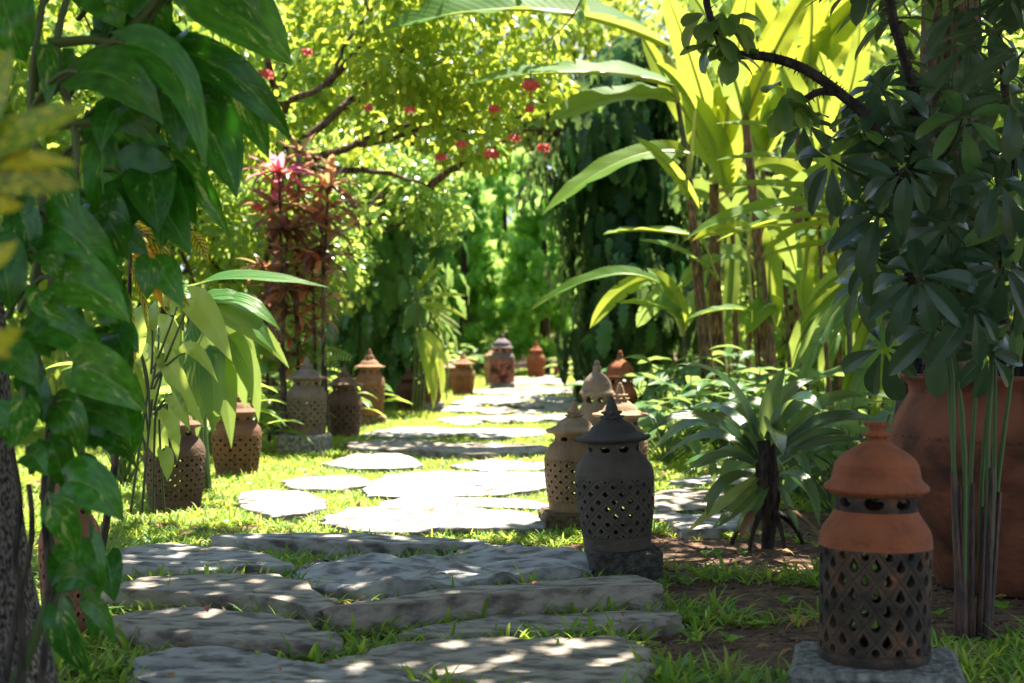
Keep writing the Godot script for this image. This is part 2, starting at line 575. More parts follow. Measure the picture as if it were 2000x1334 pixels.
func build_path() -> void:
	var path := Node3D.new()
	path.name = "path"
	add_child(path)
	path.set_meta("kind", "structure")
	var t := ntex("slate", 0.010, [Color(0.34, 0.31, 0.28), Color(0.60, 0.57, 0.54), Color(0.80, 0.78, 0.76), Color(0.90, 0.89, 0.87), Color(1.0, 0.98, 0.95)], [0.10, 0.34, 0.46, 0.62, 1.0], 7, FastNoiseLite.TYPE_SIMPLEX_SMOOTH, 1024)
	var b := ntex("slatebump", 0.012, [], [], 6, FastNoiseLite.TYPE_SIMPLEX_SMOOTH, 1024, true)
	var ms := []
	for c in [lin(0.41, 0.40, 0.395), lin(0.45, 0.455, 0.47), lin(0.39, 0.345, 0.30)]: ms.append(mat(c, 0.68, t, Vector3(0.8, 1.5, 1.5), b, 0.45, true))
	var i := 0
	for s in SLABS:
		slab(path, s[0], s[1] if i < 9 else s[1] * 0.62, s[2], ms[s[3]], i * 13 + 5, 8 if i < 10 else 6)
		i += 1
	# the path goes on: slabs set in rows up to the far lanterns
	var rows := [[822, 870, 1120, 4], [806, 868, 1130, 4], [792, 890, 1128, 4], [781, 905, 1120, 3], [771, 935, 1118, 3], [762, 955, 1112, 3], [754, 975, 1100, 3], [747, 985, 1090, 2], [741, 990, 1080, 2]]
	for rw in rows:
		var w: float = (rw[2] - rw[1]) / float(rw[3])
		for k in rw[3]:
			var cx: float = rw[1] + w * (k + 0.5) + R(-8, 8)
			var cy: float = rw[0] + R(-3, 3)
			var g := G(cx, cy)
			var hw := w * 0.5 * absf(g.z) / FPX * R(0.95, 1.16)
			var hl := R(0.32, 0.46) * (1.0 + (absf(g.z) - 11.0) * 0.05)
			var pts := []
			var n := 7
			for j in n:
				var a := TAU * j / n + R(-0.3, 0.3)
				pts.append(Vector2(g.x + cos(a) * hw * R(0.85, 1.2), g.z + sin(a) * hl * R(0.8, 1.2)))
			slab_at(path, pts, R(0.02, 0.04), 0.010, ms[[1, 0, 1, 2][rng.randi() % 4]], 300 + i * 7, 3)
			i += 1

# ------------------------------------------------------------------ lanterns
var clay_tex: Texture2D
var clay_bump: Texture2D
func clay(c: Color) -> StandardMaterial3D:
	return mat(c, 0.88, clay_tex, Vector3.ONE * 2.4, clay_bump, 0.35)

func cell_to(b: MB, outer: PackedVector2Array, hole: PackedVector2Array, at: Callable, groove: float, thick: float) -> void:
	var n := outer.size()
	var c := Vector2.ZERO
	for p in outer: c += p / n
	var first := b.v.size()
	for ring in 7:
		for j in n + 1:
			var o := outer[j % n]
			var h := hole[j % n]
			var q: Vector2 = [o, o.lerp(h, 0.16), h, h, h, h, o][ring]
			var dr: float = [-groove, 0.0, 0.0, 0.0, -thick, -thick, -thick][ring]
			b.v.append(at.call(q.x, q.y, dr))
	grid_idx(7, n + 1, first, b.idx)

func seg_points(corners: Array, each: Array) -> PackedVector2Array:
	var out := PackedVector2Array()
	for i in corners.size():
		for k in each[i]: out.append((corners[i] as Vector2).lerp(corners[(i + 1) % corners.size()], float(k) / each[i]))
	return out

func profile_r(prof: Array, y: float) -> float:
	for i in prof.size() - 1:
		if y <= prof[i + 1][1]:
			var t: float = clampf((y - prof[i][1]) / maxf(prof[i + 1][1] - prof[i][1], 1e-6), 0, 1)
			var p0: float = prof[maxi(i - 1, 0)][0]
			var p3: float = prof[mini(i + 2, prof.size() - 1)][0]
			return cubic_interpolate(prof[i][0], prof[i + 1][0], p0, p3, t)
	return prof[prof.size() - 1][0]

# a pierced wall from y0 to y1, ncol rhombs round and nrow half-rows high
func lattice_to(b: MB, prof: Array, y0: float, y1: float, ncol: int, nrow: int, hole: String, size: float, thick: float, skew: float) -> void:
	var at := func(u: float, v: float, dr: float) -> Vector3:
		var y := y0 + (y1 - y0) * v / nrow
		var a := TAU * u / ncol + skew
		var r := profile_r(prof, y) + dr
		return Vector3(cos(a) * r, y, sin(a) * r)
	var rm := profile_r(prof, (y0 + y1) / 2)
	var pu := TAU * rm / ncol
	var pv := (y1 - y0) / nrow
	for j in nrow + 1:
		for i in ncol:
			var c := Vector2(i + 0.5 * (j % 2), j)
			var o: PackedVector2Array
			var hl := PackedVector2Array()
			if j == 0 or j == nrow:
				var k := 1.0 if j == 0 else -1.0
				if j == 0: o = seg_points([c + Vector2(0.5, 0), c + Vector2(0, 1), c + Vector2(-0.5, 0)], [5, 5, 6])
				else: o = seg_points([c + Vector2(0.5, 0), c + Vector2(-0.5, 0), c + Vector2(0, -1)], [6, 5, 5])
				var cc := c + Vector2(0, 0.33 * k)
				for q in o:
					var dq := Vector2((q.x - cc.x) * pu, (q.y - cc.y) * pv).normalized() * 0.0055 * size / 0.5
					hl.append(cc + Vector2(dq.x / pu, dq.y / pv))
			else:
				o = seg_points([c + Vector2(0.5, 0), c + Vector2(0, 1), c + Vector2(-0.5, 0), c + Vector2(0, -1)], [4, 4, 4, 4])
				# cut by hand: no two openings quite alike
				var s := size * R(0.86, 1.1)
				var off := Vector2(R(-0.035, 0.035), R(-0.06, 0.06))
				for q in o:
					var dq := q - c
					if hole == "drop":
						var a := atan2(dq.y, dq.x * 2.0)
						var w := Vector2(cos(a) * 0.27, sin(a) * 0.42)
						if w.y > 0.0: w = Vector2(w.x * (1.0 - 0.75 * sin(a)), w.y * 1.75)
						hl.append(c + off + w * s)
					else:
						hl.append(c + off + dq * s * 1.12)
			cell_to(b, o, hl, at, 0.0026, thick)

func ovals_to(b: MB, prof: Array, y0: float, y1: float, ncol: int, fill: float, skew: float) -> void:
	var at := func(u: float, v: float, dr: float) -> Vector3:
		var y := lerpf(y0, y1, v)
		var a := TAU * u / ncol + skew
		var r := profile_r(prof, y) + dr
		return Vector3(cos(a) * r, y, sin(a) * r)
	for i in ncol:
		var o := seg_points([Vector2(i + 1, 0), Vector2(i + 1, 1), Vector2(i, 1), Vector2(i, 0)], [4, 4, 4, 4])
		var hl := PackedVector2Array()
		var c := Vector2(i + 0.5, 0.5)
		var s := fill * R(0.8, 1.1)
		for q in o:
			var dq := (q - c)
			hl.append(c + Vector2(dq.normalized().x * 0.36, dq.normalized().y * 0.40) * s)
		cell_to(b, o, hl, at, 0.0, 0.010)

func prof_part(prof: Array, y0: float, y1: float, n: int) -> Array:
	var out := []
	for i in n + 1:
		var y := lerpf(y0, y1, float(i) / n)
		out.append([profile_r(prof, y), y])
	return out

# px: middle, top and bottom of the lantern and width of its body as seen; d: distance
func lantern(label: String, cx: float, top: float, bottom: float, wpx: float, d: float, base_y: float, style: String, c: Color, lid_c: Color, rim: float, ncol: int = 15, nrow: int = 8, hole: String = "diamond", turn: float = 0.0, soot: Material = null, lean: float = 0.0) -> Node3D:
	var H := (bottom - top) * d / FPX
	var rm := wpx * 0.5 * d / FPX
	var pos := P(cx, bottom, d)
	pos.y = base_y
	var t := thing("clay_lantern", label, "lantern", pos, turn, "clay lanterns along the path")
	t.rotation.z = lean
	keep_off.append([Vector2(pos.x, pos.z), rm * 0.9])
	var f: Array
	var band: Array
	if style == "dome":
		f = [[0.97, 0.0], [1.0, 0.015], [0.985, 0.10], [0.985, 0.3], [1.0, 0.44], [1.0, 0.50], [0.95, 0.545], [0.80, 0.60], [0.735, 0.625], [0.73, 0.66], [0.76, 0.70], [0.80, 0.715]]
		band = [0.045, 0.475, 0.625, 0.70]
	else:
		f = [[0.82, 0.0], [0.84, 0.02], [0.88, 0.10], [0.97, 0.28], [1.0, 0.42], [1.0, 0.48], [0.95, 0.54], [0.82, 0.595], [0.69, 0.625], [0.645, 0.65], [0.665, 0.69], [0.76, 0.715]]
		band = [0.085, 0.475, 0.625, 0.69]
	var prof := []
	for q in f: prof.append([q[0] * rm, q[1] * H])
	var thick := 0.018
	var wall := MB.new()
	var y0: float = band[0] * H
	var y1: float = band[1] * H
	lathe_to(wall, prof_part(prof, 0.0, y0, 5), ncol * 4)
	lattice_to(wall, prof, y0, y1, ncol, nrow, hole, 0.80 if hole == "drop" else 0.36, thick, 0.4)
	var body_m := clay(c)
	if soot == null:
		lathe_to(wall, prof_part(prof, y1, band[2] * H, 10), ncol * 4)
		ovals_to(wall, prof, band[2] * H, band[3] * H, 8, 1.0 if style == "dome" else 0.75, 0.2)
		lathe_to(wall, prof_part(prof, band[3] * H, 0.715 * H, 3), ncol * 4)
		obj("body", mk(wall.v, wall.idx), body_m, t)
	else:
		obj("body", mk(wall.v, wall.idx), soot, t)
		var sh := MB.new()
		var pr := prof_part(prof, y1, band[2] * H, 16)
		for q in 4: pr[q][0] -= 0.0012 * (q % 2)      # turned rings
		lathe_to(sh, pr, ncol * 4)
		obj("shoulder", mk(sh.v, sh.idx), body_m, t)
		var nk := MB.new()
		ovals_to(nk, prof, band[2] * H, band[3] * H, 8, 0.85, 0.2)
		lathe_to(nk, prof_part(prof, band[3] * H, 0.715 * H, 3), ncol * 4)
		obj("neck", mk(nk.v, nk.idx), soot, t)
	var lid := MB.new()
	var fin := MB.new()
	var rr := rim * rm * (1.06 if style == "brim" else 1.0)
	var y := 0.715 * H
	var lid_m := clay(lid_c)
	if style == "dome":
		var dome := [[rr * 0.86, y - 0.012], [rr * 0.99, y - 0.004], [rr, y + 0.001], [rr * 0.985, y + 0.007], [rr * 0.91, y + 0.013], [rr * 0.845, y + 0.022], [rr * 0.825, y + 0.035], [rr * 0.81, y + 0.045], [rr * 0.792, y + 0.0455], [rr * 0.808, y + 0.048]]
		var dh := H * 0.20
		for k in range(1, 13):
			var a := k / 12.0
			dome.append([rr * prof_at([0.80, 0.775, 0.735, 0.68, 0.60, 0.505, 0.40, 0.30, 0.20], a), y + 0.048 + (dh - 0.048) * a])
		lathe_to(lid, dome, 48, 0.006)
		var yt := y + dh
		if nrow > 8 or hole == "drop":
			lathe_to(fin, [[0.024, yt - 0.012], [0.018, yt - 0.002], [0.018, yt + 0.006, 0.05, 9], [0.028, yt + 0.009, 0.10, 9], [0.028, yt + 0.014, 0.10, 9], [0.018, yt + 0.018], [0.017, yt + 0.024], [0.025, yt + 0.031, 0.12, 7], [0.024, yt + 0.038, 0.12, 7], [0.014, yt + 0.039], [0.0, yt + 0.036]], 48)
		else:
			lathe_to(fin, [[0.026, yt - 0.016], [0.022, yt - 0.004], [0.024, yt + 0.004], [0.021, yt + 0.010], [0.024, yt + 0.018], [0.020, yt + 0.026], [0.014, yt + 0.03], [0.017, yt + 0.038], [0.013, yt + 0.048], [0.006, yt + 0.056], [0.0, yt + 0.058]], 24)
	else:
		var dh := H * 0.105
		lathe_to(lid, [[rm * 0.76, y - 0.006], [rr * 0.93, y - 0.003], [rr * 0.995, y + 0.003], [rr, y + 0.007], [rr * 0.985, y + 0.011], [rr * 0.90, y + 0.012], [rr * 0.885, y + 0.010], [rr * 0.80, y + 0.016], [rr * 0.72, y + 0.022], [rr * 0.65, y + 0.020], [rr * 0.61, y + 0.024 + dh * 0.14], [rr * 0.54, y + 0.024 + dh * 0.36], [rr * 0.46, y + 0.022 + dh * 0.55], [rr * 0.37, y + 0.018 + dh * 0.75], [rr * 0.30, y + 0.012 + dh], [rr * 0.25, y + 0.012 + dh], [0.0, y + 0.013 + dh]], 48, 0.008)
		var yt := y + dh + 0.008
		var fh := H * 1.0 - yt
		var q := rr * 0.30
		lathe_to(fin, [[q * 0.86, yt], [q * 0.84, yt + fh * 0.06], [q, yt + fh * 0.12, 0.13, 8], [q * 1.02, yt + fh * 0.17, 0.13, 8], [q * 0.78, yt + fh * 0.22], [q * 0.72, yt + fh * 0.26], [q * 0.86, yt + fh * 0.30, 0.14, 7], [q * 0.84, yt + fh * 0.36, 0.14, 7], [q * 0.60, yt + fh * 0.41], [q * 0.56, yt + fh * 0.44], [q * 0.52, yt + fh * 0.55], [q * 0.40, yt + fh * 0.72], [q * 0.24, yt + fh * 0.90], [q * 0.12, yt + fh * 0.985], [0.0, yt + fh]], 40)
	var lo := obj("lid", mk(lid.v, lid.idx), lid_m, t)
	obj("finial", mk(fin.v, fin.idx), lid_m, lo)
	return t

func block(label: String, cx: float, d: float, w: float, h: float, turn: float, sd: int, m: Material) -> void:
	var p := P(cx, 700, d)
	p.y = -0.01
	var o := obj("concrete_block", chamfer_block(w, h + 0.01, w * 0.92, 0.012, sd), m, self)
	o.position = p
	o.rotation.y = turn
	tag(o, label, "block", "blocks under the lanterns")
	keep_off.append([Vector2(p.x, p.z), w * 0.55])

func build_lanterns() -> void:
	clay_tex = ntex("clay", 0.008, [gray(0.62), gray(0.86), gray(0.95), gray(1.0)], [0.12, 0.38, 0.6, 1.0], 6)
	clay_bump = ntex("claybump", 0.05, [], [], 5)
	var soot := mat(Color.WHITE, 0.92, ntex("soot", 0.010, [Color(0.16, 0.14, 0.12), Color(0.25, 0.215, 0.175), Color(0.33, 0.255, 0.195), Color(0.54, 0.30, 0.19)], [0.30, 0.50, 0.68, 0.90], 5), Vector3.ONE * 2.2, clay_bump, 0.4)
	var cb := ntex("concrete", 0.02, [gray(0.55), gray(0.8), gray(1.0)], [0.2, 0.5, 0.9], 6)
	var grey := mat(lin(0.30, 0.29, 0.27), 0.95, cb, Vector3.ONE * 3.0, clay_bump, 0.8)
	var dark := mat(lin(0.10, 0.09, 0.075), 0.95, cb, Vector3.ONE * 3.0, clay_bump, 0.8)
	var pale := mat(lin(0.42, 0.40, 0.36), 0.95, cb, Vector3.ONE * 3.0, clay_bump, 0.6)
	var tan := lin(0.30, 0.185, 0.10)
	var terra := lin(0.31, 0.090, 0.033)
	var brown := lin(0.15, 0.075, 0.042)
	block("grey concrete block under the orange domed lantern with teardrop holes", 1712, 3.24, 0.345, 0.10, -0.2, 1, grey)
	lantern("orange clay lantern with domed lid and sooty wall of teardrop holes", 1707, 822, 1287, 217, 3.25, 0.10, "dome", terra, terra, 0.93, 15, 7, "drop", 0.3, soot, -0.012)
	block("dark mossy block under the black lantern", 1218, 4.86, 0.235, 0.10, 0.05, 2, dark)
	lantern("black clay lantern with wide brimmed lid beside the long brown slab", 1206, 793, 1088, 155, 4.86, 0.10, "brim", lin(0.095, 0.078, 0.058), lin(0.062, 0.056, 0.050), 0.89, 15, 8, "diamond", 0.2, null, 0.045)
	block("brown block under the tan lantern just behind the black one", 1118, 6.05, 0.25, 0.07, 0.1, 3, mat(lin(0.20, 0.13, 0.07), 0.95, cb, Vector3.ONE * 3.0, clay_bump, 0.8))
	lantern("tan clay lantern with scalloped cone lid, half behind the black one", 1121, 795, 1010, 116, 6.05, 0.07, "brim", lin(0.26, 0.165, 0.085), lin(0.33, 0.23, 0.135), 0.90, 15, 8)
	lantern("orange tan lantern with flat brimmed lid directly behind the black one", 1211, 745, 976, 108, 7.0, 0.0, "brim", tan, lin(0.36, 0.23, 0.13), 0.95, 15, 8)
	lantern("grey brown lantern with round dome lid and knobbed finial behind two brimmed ones", 1166, 705, 926, 80, 8.2, 0.0, "dome", lin(0.20, 0.14, 0.09), lin(0.25, 0.18, 0.12), 0.86, 15, 8)
	lantern("orange lantern with bright dome lid half hidden in dark leaves", 1211, 686, 862, 68, 10.5, 0.0, "dome", terra, terra, 0.98, 14, 8)
	lantern("dark brown narrow-necked lantern under drooping ginger leaves", 342, 768, 992, 119, 6.72, 0.0, "brim", lin(0.12, 0.068, 0.042), lin(0.17, 0.10, 0.065), 0.84, 17, 9)
	lantern("red brown lantern with tall ringed lid beside drooping ginger leaves", 462, 757, 928, 97, 8.15, 0.0, "brim", lin(0.19, 0.085, 0.045), lin(0.21, 0.10, 0.055), 0.90, 15, 7)
	block("pale concrete block under the grey brown lantern", 594, 9.7, 0.31, 0.105, 0.0, 5, pale)
	lantern("grey brown lantern on the pale block, brimmed lid and diamond holes", 599, 697, 849, 79, 9.7, 0.105, "brim", lin(0.20, 0.145, 0.095), lin(0.21, 0.15, 0.105), 0.95, 15, 8)
	lantern("squat brown lantern beside the grey brown one on its pale block", 672, 715, 855, 71, 10.9, 0.0, "brim", lin(0.15, 0.085, 0.048), lin(0.20, 0.12, 0.075), 1.0, 14, 7)
	block("small tan block under the tall orange tan lantern", 728, 12.2, 0.20, 0.075, 0.0, 6, mat(lin(0.36, 0.25, 0.17), 0.95, cb, Vector3.ONE * 3.0, clay_bump, 0.6))
	lantern("tall orange tan lantern on a small tan block", 722, 684, 814, 60, 12.2, 0.075, "brim", lin(0.30, 0.14, 0.07), lin(0.30, 0.16, 0.09), 0.95, 14, 9)
	lantern("dark red brown lantern standing in grass beside the glossy climber", 800, 719, 803, 52, 14.2, 0.0, "brim", lin(0.13, 0.05, 0.028), lin(0.12, 0.05, 0.03), 0.86, 12, 7)
	block("small grey block under the lantern with yellow leaves hanging before it", 846, 14.0, 0.20, 0.09, 0.0, 7, pale)
	lantern("brown lantern half hidden by hanging yellow green leaves", 841, 722, 785, 46, 14.0, 0.09, "brim", lin(0.17, 0.085, 0.05), lin(0.17, 0.085, 0.05), 0.9, 12, 7)
	lantern("small orange lantern half hidden behind the yellow green leaves", 872, 702, 768, 40, 17.9, 0.0, "brim", lin(0.32, 0.16, 0.09), lin(0.4, 0.26, 0.18), 0.95, 12, 7)
	lantern("bright orange lantern where the path bends, pointed lid", 904, 687, 771, 47, 17.2, 0.0, "brim", lin(0.34, 0.15, 0.06), lin(0.34, 0.17, 0.09), 0.93, 12, 7)
	block("pale block under the purple grey lantern", 981, 18.3, 0.29, 0.10, 0.0, 8, pale)
	var scorched := mat(Color.WHITE, 0.92, ntex("scorched", 0.010, [Color(0.16, 0.10, 0.10), Color(0.40, 0.25, 0.23), Color(0.68, 0.40, 0.33), Color(0.52, 0.38, 0.36)], [0.25, 0.45, 0.6, 0.9], 4), Vector3.ONE * 1.6)
	lantern("purple grey lantern with bell lid and scorched reddish wall", 981, 656, 750, 49, 18.3, 0.10, "dome", lin(0.17, 0.12, 0.12), lin(0.18, 0.14, 0.16), 0.86, 12, 8, "diamond", 0.0, scorched)
	lantern("pale orange lantern standing close behind the purple grey one", 965, 672, 752, 40, 20.0, 0.0, "brim", lin(0.45, 0.25, 0.12), lin(0.45, 0.27, 0.15), 0.95, 12, 7)
	lantern("plain orange lantern standing before the feathery conifers", 1047, 664, 740, 36, 22.3, 0.0, "brim", terra, terra, 0.7, 12, 7)
	lantern("small red brown lantern in sunlit grass beside the conifers", 1097, 690, 741, 31, 22.0, 0.0, "brim", lin(0.24, 0.085, 0.05), lin(0.24, 0.085, 0.05), 0.9, 12, 7)
	lantern("orange brown lantern hidden among the pothos leaves by the trunk", 138, 872, 1246, 120, 3.98, 0.0, "brim", lin(0.33, 0.14, 0.075), lin(0.33, 0.15, 0.09), 0.92, 15, 8)

func build_pot() -> void:
	var d := 4.75
	var c := P(1992, 1160, d)
	c.y = 0.0
	var t := thing("terracotta_pot", "giant terracotta pot with flared rim and incised bands", "pot", c)
	keep_off.append([Vector2(c.x, c.z), 0.40])
	var prof := [[0.24, 0.0], [0.25, 0.01], [0.30, 0.08], [0.36, 0.20], [0.395, 0.32], [0.405, 0.40], [0.40, 0.45], [0.3985, 0.452], [0.395, 0.460], [0.3965, 0.462], [0.392, 0.472], [0.3905, 0.4725], [0.385, 0.488], [0.372, 0.525], [0.35, 0.565], [0.335, 0.590], [0.333, 0.600], [0.337, 0.606], [0.335, 0.612], [0.348, 0.630], [0.362, 0.640], [0.366, 0.646], [0.362, 0.652], [0.345, 0.655], [0.325, 0.645], [0.318, 0.60]]
	var m := mat(lin(0.25, 0.088, 0.043), 0.88, ntex("potstain", 0.007, [Color(0.40, 0.42, 0.34), Color(0.72, 0.66, 0.60), Color(0.93, 0.90, 0.88), Color(1.0, 1.0, 1.0)], [0.18, 0.38, 0.55, 0.9], 6), Vector3.ONE * 1.1, clay_bump, 0.5)
	var b := obj("body", lathe(prof, 96, 0.004), m, t)
	obj("soil", lathe([[0.325, 0.600], [0.24, 0.612], [0.12, 0.618], [0.0, 0.62]], 32, 0.02), mat(lin(0.045, 0.03, 0.02), 0.97, ntex("soil", 0, [], []), Vector3.ONE * 3.0), t)
	var st := []
	for k in 60: st.append(Transform3D(Basis(Vector3.UP, -TAU * k / 60.0), Vector3(cos(TAU * k / 60.0) * 0.394, 0.466, sin(TAU * k / 60.0) * 0.394)))
	var bm := BoxMesh.new()
	bm.size = Vector3(0.004, 0.008, 0.016)
	cloud("rope_band", bm, m, b, st)

# ------------------------------------------------------------------ grass
func tuft_mesh(n: int, lmin: float, lmax: float, w: float, spread: float, segs: int) -> ArrayMesh:
	var v := PackedVector3Array()
	var idx := PackedInt32Array()
	for k in n:
		var a := TAU * k / n + R(-0.5, 0.5)
		var dirv := Vector3(cos(a), 0, sin(a))
		var side := Vector3(-sin(a), 0, cos(a))
		var L := R(lmin, lmax)
		var el := R(0.45, 1.35)
		var bend := R(0.5, 1.6)
		var p := dirv * R(0.0, spread)
		var ww := w * R(0.7, 1.15)
		var first := v.size()
		for i in segs + 1:
			var t := float(i) / segs
			var hw := ww * 0.5 * prof_at(PROF["grass"], t)
			var up := dirv.cross(side)
			v.append(p - side * hw + Vector3(0, hw * 0.35, 0))
			v.append(p)
			v.append(p + side * hw + Vector3(0, hw * 0.35, 0))
			var e := el - bend * t
			p += (dirv * cos(e) + Vector3.UP * sin(e)) * L / segs
			p.y = maxf(p.y, 0.003)
		grid_idx(segs + 1, 3, first, idx)
	return mk(v, idx)

func on_stone(q: Vector2) -> bool:
	for s in stones_poly:
		if absf(s[0].y - q.y) < 1.6 and absf(s[0].x - q.x) < 2.6 and Geometry2D.is_point_in_polygon(q, s): return true
	return false

func soil_here(q: Vector2) -> float:
	# bare soil under the strap-leaved plant and round the near orange lantern
	var k := 0.0
	for e in [[G(1440, 1075), 0.62, 0.50], [G(1470, 1260), 0.38, 0.45], [G(1380, 1160), 0.30, 0.26], [G(1560, 1180), 0.3, 0.3], [G(1850, 1180), 0.55, 0.5], [G(1620, 1030), 0.5, 0.6], [G(1300, 1120), 0.18, 0.16]]:
		var g: Vector3 = e[0]
		var r := Vector2((q.x - g.x) / e[1], (q.y - g.z) / e[2]).length()
		k = maxf(k, 1.0 - smoothstep(0.55, 1.1, r))
	return k

func build_grass() -> void:
	var o := Node3D.new()
	o.name = "grass"
	add_child(o)
	tag(o, "broad-bladed carpet grass growing between the slabs", "grass", "", "stuff")
	var near := []
	for k in 4: near.append(tuft_mesh(9, 0.05, 0.115, 0.0125, 0.03, 5))
	var far := []
	for k in 3: far.append(tuft_mesh(13, 0.05, 0.10, 0.013, 0.06, 3))
	var ms := [
		leafmat(lin(0.09, 0.22, 0.016), lin(0.58, 0.9, 0.015), 0.7, 0.45, 0.35),
		leafmat(lin(0.12, 0.24, 0.018), lin(0.72, 0.9, 0.015), 0.7, 0.45, 0.35),
		leafmat(lin(0.065, 0.18, 0.018), lin(0.48, 0.9, 0.02), 0.6, 0.42, 0.4),
		leafmat(lin(0.16, 0.20, 0.04), lin(0.85, 0.8, 0.08), 0.5, 0.5)]
	var sets := {}
	var pn := FastNoiseLite.new()
	pn.seed = 9
	pn.frequency = 1.0
	var add := func(q: Vector2, near_one: bool, s: float) -> void:
		var k := rng.randi() % 4 if near_one else 4 + rng.randi() % 3
		var mi: int = [0, 0, 1, 1, 2, 2, 2, 3][rng.randi() % 8] if rng.randf() > 0.04 else 3
		if mi == 3 and rng.randf() < 0.5: mi = 1
		var key := Vector2i(k, mi)
		if not sets.has(key): sets[key] = []
		var tilt := Basis(Vector3(R(-1, 1), 0, R(-1, 1)).normalized(), R(0, 0.3))
		sets[key].append(Transform3D(tilt * Basis(Vector3.UP, R(0, TAU)) * Basis.from_scale(Vector3(s, s * R(0.75, 1.2), s)), Vector3(q.x, ground_y(q.x, q.y), q.y)))
	for zone in [[2.4, 5.2, 600.0, true, 0.78], [5.2, 8.5, 900.0, true, 0.55], [8.5, 14.0, 520.0, false, 0.55], [14.0, 26.0, 170.0, false, 0.7]]:
		var d0: float = zone[0]
		var d1: float = zone[1]
		var hw1: float = d1 * 0.36 + 0.2
		var n := int((d1 - d0) * hw1 * 2.0 * zone[2])
		for i in n:
			var q := Vector2(R(-hw1, hw1), -R(d0, d1))
			if absf(q.x) > -q.y * 0.36 + 0.2: continue
			var bare := soil_here(q)
			var patch := pn.get_noise_2d(q.x * 1.7, q.y * 1.7) + 0.6 * pn.get_noise_2d(q.x * 6.0, q.y * 6.0)
			if bare > 0.05 and (rng.randf() < bare * 0.97 or patch < 0.0): continue
			if patch < -0.25 and rng.randf() < 0.55: continue
			if on_stone(q): continue
			var skip := false
			for e in keep_off:
				if q.distance_to(e[0]) < e[1]:
					skip = true
					break
			if skip: continue
			add.call(q, zone[3], R(0.65, 1.25) * (1.0 + 0.35 * patch) * zone[4])
	# taller tufts crowd against the slabs' edges
	for s in stones_poly:
		var c := Vector2.ZERO
		for p in s: c += p / s.size()
		if c.y < -8.5: continue
		for i in s.size():
			var p: Vector2 = s[i]
			var nx: Vector2 = s[(i + 1) % s.size()]
			for k in int(ceil(p.distance_to(nx) * 55.0)):
				if rng.randf() < 0.35 + 0.5 * pn.get_noise_2d(p.x * 3.0, p.y * 3.0): continue
				var q := p.lerp(nx, R(0, 1)) + (p - c).normalized() * R(0.0, 0.08)
				if on_stone(q) or soil_here(q) > 0.5: continue
				add.call(q, true, R(0.7, 1.2) if q.y > -5.2 else R(0.3, 0.6))
	# small broad-leaved weeds among the blades
	var weed := leaf_mesh("oval", 0.035, 0.022, 0.15, 0.8, 0.05, 5, 1, 0.0, 0.0, 0.6)
	var ws := []
	for i in 900:
		var q := Vector2(R(-2.4, 2.4), -R(2.6, 9.0))
		if absf(q.x) > -q.y * 0.36 + 0.2 or on_stone(q) or pn.get_noise_2d(q.x * 2.3 + 30.0, q.y * 2.3) < 0.08: continue
		for k in 5: ws.append(aim(Vector3(q.x, ground_y(q.x, q.y) + 0.004, q.y), Vector3(cos(k * 1.26 + i), R(0.1, 0.6), sin(k * 1.26 + i)), Vector3.UP, R(0.7, 1.4)))
	cloud("weeds", weed, ms[2], o, ws)
	for key in sets:
		cloud("tufts", near[key.x] if key.x < 4 else far[key.x - 4], ms[key.y], o, sets[key], false)

# ------------------------------------------------------------------ plants
func bark(c: Color, freq: float = 0.02) -> StandardMaterial3D:
	return mat(c, 0.95, ntex("bark", 0.018, [gray(0.30), gray(0.62), gray(0.9), gray(1.0)], [0.22, 0.45, 0.62, 1.0], 5), Vector3(3.0, 0.9, 3.0), ntex("barkbump", 0.03, [], [], 5), 2.0)

func clump(out: Array, c: Vector3, rad: Vector3, n: int, s0: float, s1: float, fall: float, inner: float = 0.35) -> void:
	# leaf places through a clump's volume, shared out between the lists in out
	for i in n:
		var v := rdir()
		var r := pow(R(inner * inner * inner, 1.0), 1.0 / 3.0)
		var p := c + Vector3(v.x * rad.x, v.y * rad.y, v.z * rad.z) * r
		var along := (v * 0.8 + rdir() * 0.8 + Vector3(0, -fall, 0))
		if along.length_squared() < 0.01: along = Vector3.RIGHT
		var up := Vector3.UP * 0.9 + rdir() * 0.8 + v * 0.3
		out[rng.randi() % out.size()].append(aim(p, along, up, R(s0, s1)))

func lists(n: int) -> Array:
	var a := []
	for i in n: a.append([])
	return a

# a tree or bush: trunk, a limb to each clump, crown of leaves. clumps: [centre, radii, leaves]
func tree(called: String, label: String, category: String, group: String, base: Vector3, fork: Vector3, r0: float, clumps: Array, leaf: Mesh, ms: Array, s0: float, s1: float, fall: float, bm: Material, limbs: bool = true) -> Node3D:
	var t := thing(called, label, category, base, 0.0, group)
	var mid := base.lerp(fork, 0.5) + Vector3(R(-0.05, 0.05), 0, R(-0.05, 0.05)) * base.distance_to(fork)
	var b := MB.new()
	var pts := curve(Vector3.ZERO, mid - base, fork - base, 10)
	pts.push_front(Vector3(0, -0.1, 0))
	var rd := taper(r0, r0 * 0.6, 10)
	rd[0] = r0 * 1.15
	rd.push_front(r0 * 1.5)
	tube_to(b, pts, rd, 14, 0.10)
	obj("trunk", mk(b.v, b.idx), bm, t)
	var ls := lists(ms.size())
	for c in clumps:
		var p: Vector3 = c[0]
		if limbs:
			var h := p.lerp(fork, 0.45) + Vector3(0, 0.12 * p.distance_to(fork), 0)
			obj("limb", tube(curve(fork - base - Vector3(0, r0, 0), h - base, p - base, 7), taper(r0 * 0.42, r0 * 0.07, 7), 6, 0.08), bm, t)
		clump(ls, p, c[1], c[2], s0, s1, fall)
	for k in ms.size():
		for i in ls[k].size(): ls[k][i].origin -= base
		cloud("foliage", leaf, ms[k], t, ls[k])
	return t

